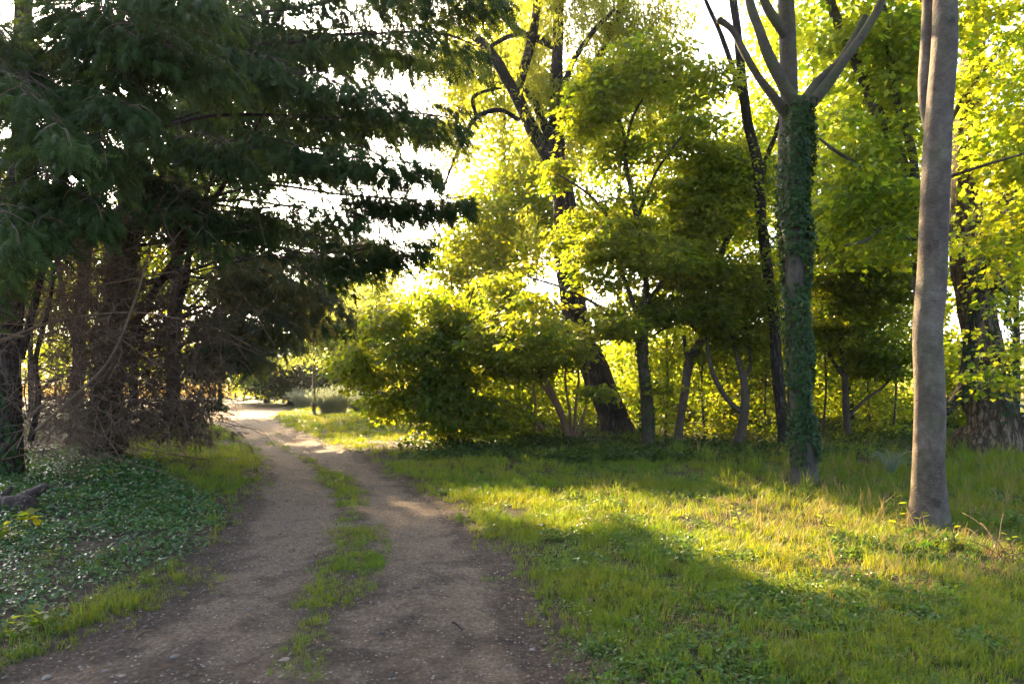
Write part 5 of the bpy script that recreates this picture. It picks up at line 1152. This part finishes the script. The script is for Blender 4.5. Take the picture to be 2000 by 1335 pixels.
# dead bramble at the right edge
b = G(1945, 1095); o = thing('dead_bramble', 'tangle of dry reddish bramble stems at the right picture edge', 'bramble', b)
for i in range(14):
    g = Geo(); a = rng.random() * 6.28; f = np.linspace(0, 1, 8)[:, None]; ln = .3 + .35 * rng.random(); d_ = np.array([math.cos(a), math.sin(a), .25 + .4 * rng.random()]) * ln
    m = rng.normal(size=3) * [.08, .06, 0] + d_ * f + np.array([0, 0, .5]) * ln * (f * (1 - f)); m[:, 2] = np.maximum(m[:, 2], .01); g.tube(m, np.linspace(.005, .002, 8), 5)
    link('stem', g.build('stem', M['stem_orange'], True), o)

# arching straw tussock left of the grey trunk
b = G(1740, 930); o = thing('grass_tussock', 'arching straw-pale grass tussock between the two big trunks', 'grass clump', b)
g = Geo()
for i in range(46):
    a = rng.random() * 6.28; f = np.linspace(0, 1, 8)[:, None]; h = .35 + .3 * rng.random(); m = np.array([math.cos(a), math.sin(a), 0]) * (.04 + .30 * f ** 1.6 * (.5 + rng.random())) + np.array([0, 0, 1]) * h * (f * 1.5 - .9 * f ** 2.4); g.tube(m, np.linspace(.005, .0015, 8), 3, a=rng.random())
link('blades', g.build('blades', M['pale_grass'], True), o, kind='stuff')

# stones, clods and sticks that can be picked out
def stone(label, px, py, wpx, mat='stone', name='stone', sq=.6, ht=.5, cat='stone', v=.7):
    b = G(px, py); r = wpx / 2.6 / FPX * b[1]
    import bmesh
    bm = bmesh.new(); bmesh.ops.create_icosphere(bm, subdivisions=2, radius=1.0)
    sd_ = random.random() * 50
    for q in bm.verts:
        c = np.array(q.co) * 1.3 + sd_; k = .75 + .5 * float(vnoise(c[None], 4)[0]); q.co = q.co * k
        q.co.x *= r; q.co.y *= r * 1.1; q.co.z *= r * ht
    me = bpy.data.meshes.new(name); bm.to_mesh(me); bm.free(); me.materials.append(M[mat])
    at = me.attributes.new('v', 'FLOAT', 'POINT'); at.data.foreach_set('value', np.full(len(me.vertices), v, np.float32))
    for p_ in me.polygons: p_.use_smooth = True
    o = link(name, me, None, [b[0], b[1], b[2] + .006 + r * ht * .02]); o.rotation_euler = (0, 0, random.random() * 6); tag(o, label, cat, 'loose stones on the track' if mat == 'stone' else 'dark earth clods on the track')
stone('pale flat stone at the bottom edge below the middle strip', 550, 1312, 26, v=.9)
stone('rounded pale stone at bottom edge in the right rut', 952, 1326, 22, v=.9)
stone('tan stone at the lower left of the track', 92, 1305, 22, v=.7)
stone('whitish stone right of the tan stone at lower left', 240, 1303, 22, v=1.0)
stone('small brown stone on the left rut, halfway up the near track', 462, 1112, 13, v=.55)
stone('grey stone at lower left amid chips', 205, 1293, 26, v=.4)
stone('flat grey stone left of centre near bottom', 340, 1267, 22, v=.35)
stone('long pale stone chip beside the middle strip near bottom', 556, 1277, 30, sq=.4, v=1.0, ht=.3)
stone('pale stone in the right verge grass beside the track', 1145, 1170, 22, v=.8)
stone('small pale stone near the front of the right rut', 1040, 1253, 14, v=1.0)
stone('larger dark clod left in the right rut', 746, 1222, 18, 'clod', 'earth_clod', cat='clod', v=.2)
stone('small dark clod at bottom of the right rut', 767, 1303, 11, 'clod', 'earth_clod', cat='clod', v=.2)
stone('dark clod on the track side of the strip', 812, 1135, 22, 'clod', 'earth_clod', cat='clod', ht=.25, v=.3)
stone('dark clod at the track edge under the right verge', 965, 1048, 16, 'clod', 'earth_clod', cat='clod', ht=.4, v=.2)
stone('white bark flake at the foot of the grey trunk', 1775, 1052, 24, 'white', 'bark_flake', ht=.4, cat='bark', v=.8)
def stick(label, a, b_, r=.006, mat='dead_twig', mid=0.0):
    A, B = G(*a), G(*b_); f = np.linspace(0, 1, 7)[:, None]; m = A * (1 - f) + B * f; m[:, 2] = hgt(m[:, 0], m[:, 1]) + .014 + r; m += np.array([0, 0, mid]) * np.sin(f * 3.14) + rng.normal(size=(7, 3)) * .006
    g = Geo(); g.tube(m, np.linspace(r, r * .5, 7), 6, rough=.1); tag(link('fallen_stick', g.build('fallen_stick', M[mat], True, A), None, A), label, 'stick', 'fallen sticks')
stick('thin straight stick lying at the left track edge', (255, 1243), (298, 1218))
stick('curved pale twig on the right track edge', (1060, 1160), (1062, 1180), .005, 'deadwood')
stick('bent twig on the right rut', (1010, 1232), (1014, 1246), .005, 'deadwood')
stick('dark twig lying across the right rut', (885, 1208), (905, 1218), .008, 'bark_dark')
stick('pale twig at the bottom right edge of the track', (1055, 1320), (1060, 1334), .005, 'deadwood')
stick('twig lying along the lower left bank', (65, 1228), (190, 1205), .005, 'dead_twig')
stick('stick half hidden in the right hand grass', (1850, 1175), (1882, 1195), .008, 'dead_twig', .02)

# far wood that closes the horizon behind the field
cl = []
ang = np.radians(np.linspace(-75, 75, 240)); r_ = 150 + 35 * rng.random(240)
g = Geo()
for a_, q in zip(ang, r_):
    hh = 5 + 5 * rng.random(); n = 60; c = np.stack([math.sin(a_) * q + rng.normal(size=n) * 3.2, math.cos(a_) * q + rng.normal(size=n) * 3.2, hh * rng.random(n) ** .8], 1)
    g.leaves(c, rng.normal(size=(n, 3)), rng.normal(size=(n, 3)) + [0, -.5, .6], 1.5 + rng.random(n), 1.2, 'rhomb')
o = link('far_wood', g.build('far_wood', M['far_leaf']), kind='stuff'); o['label'] = 'distant line of trees closing the field'

# ------------------------------------------------------------------ the hazy evening air
def haze():
    m, t, out = newmat('haze')
    v = N(t, 'ShaderNodeVolumePrincipled'); v.inputs['Color'].default_value = (1.0, .96, .88, 1); v.inputs['Density'].default_value = .0003; v.inputs['Anisotropy'].default_value = .55
    t.links.new(v.outputs[0], out.inputs['Volume'])
    x0, x1, y0, y1, z0, z1 = -830, 830, -20, 930, -2.0, 24.0
    V = [(x, y, z) for z in (z0, z1) for y in (y0, y1) for x in (x0, x1)]
    me = mesh_np('haze', V, [np.array([[0, 2, 3, 1], [4, 5, 7, 6], [0, 1, 5, 4], [2, 6, 7, 3], [0, 4, 6, 2], [1, 3, 7, 5]])], m)
    o = link('haze', me, kind='stuff'); o['label'] = 'thin golden evening haze in the air'
haze()
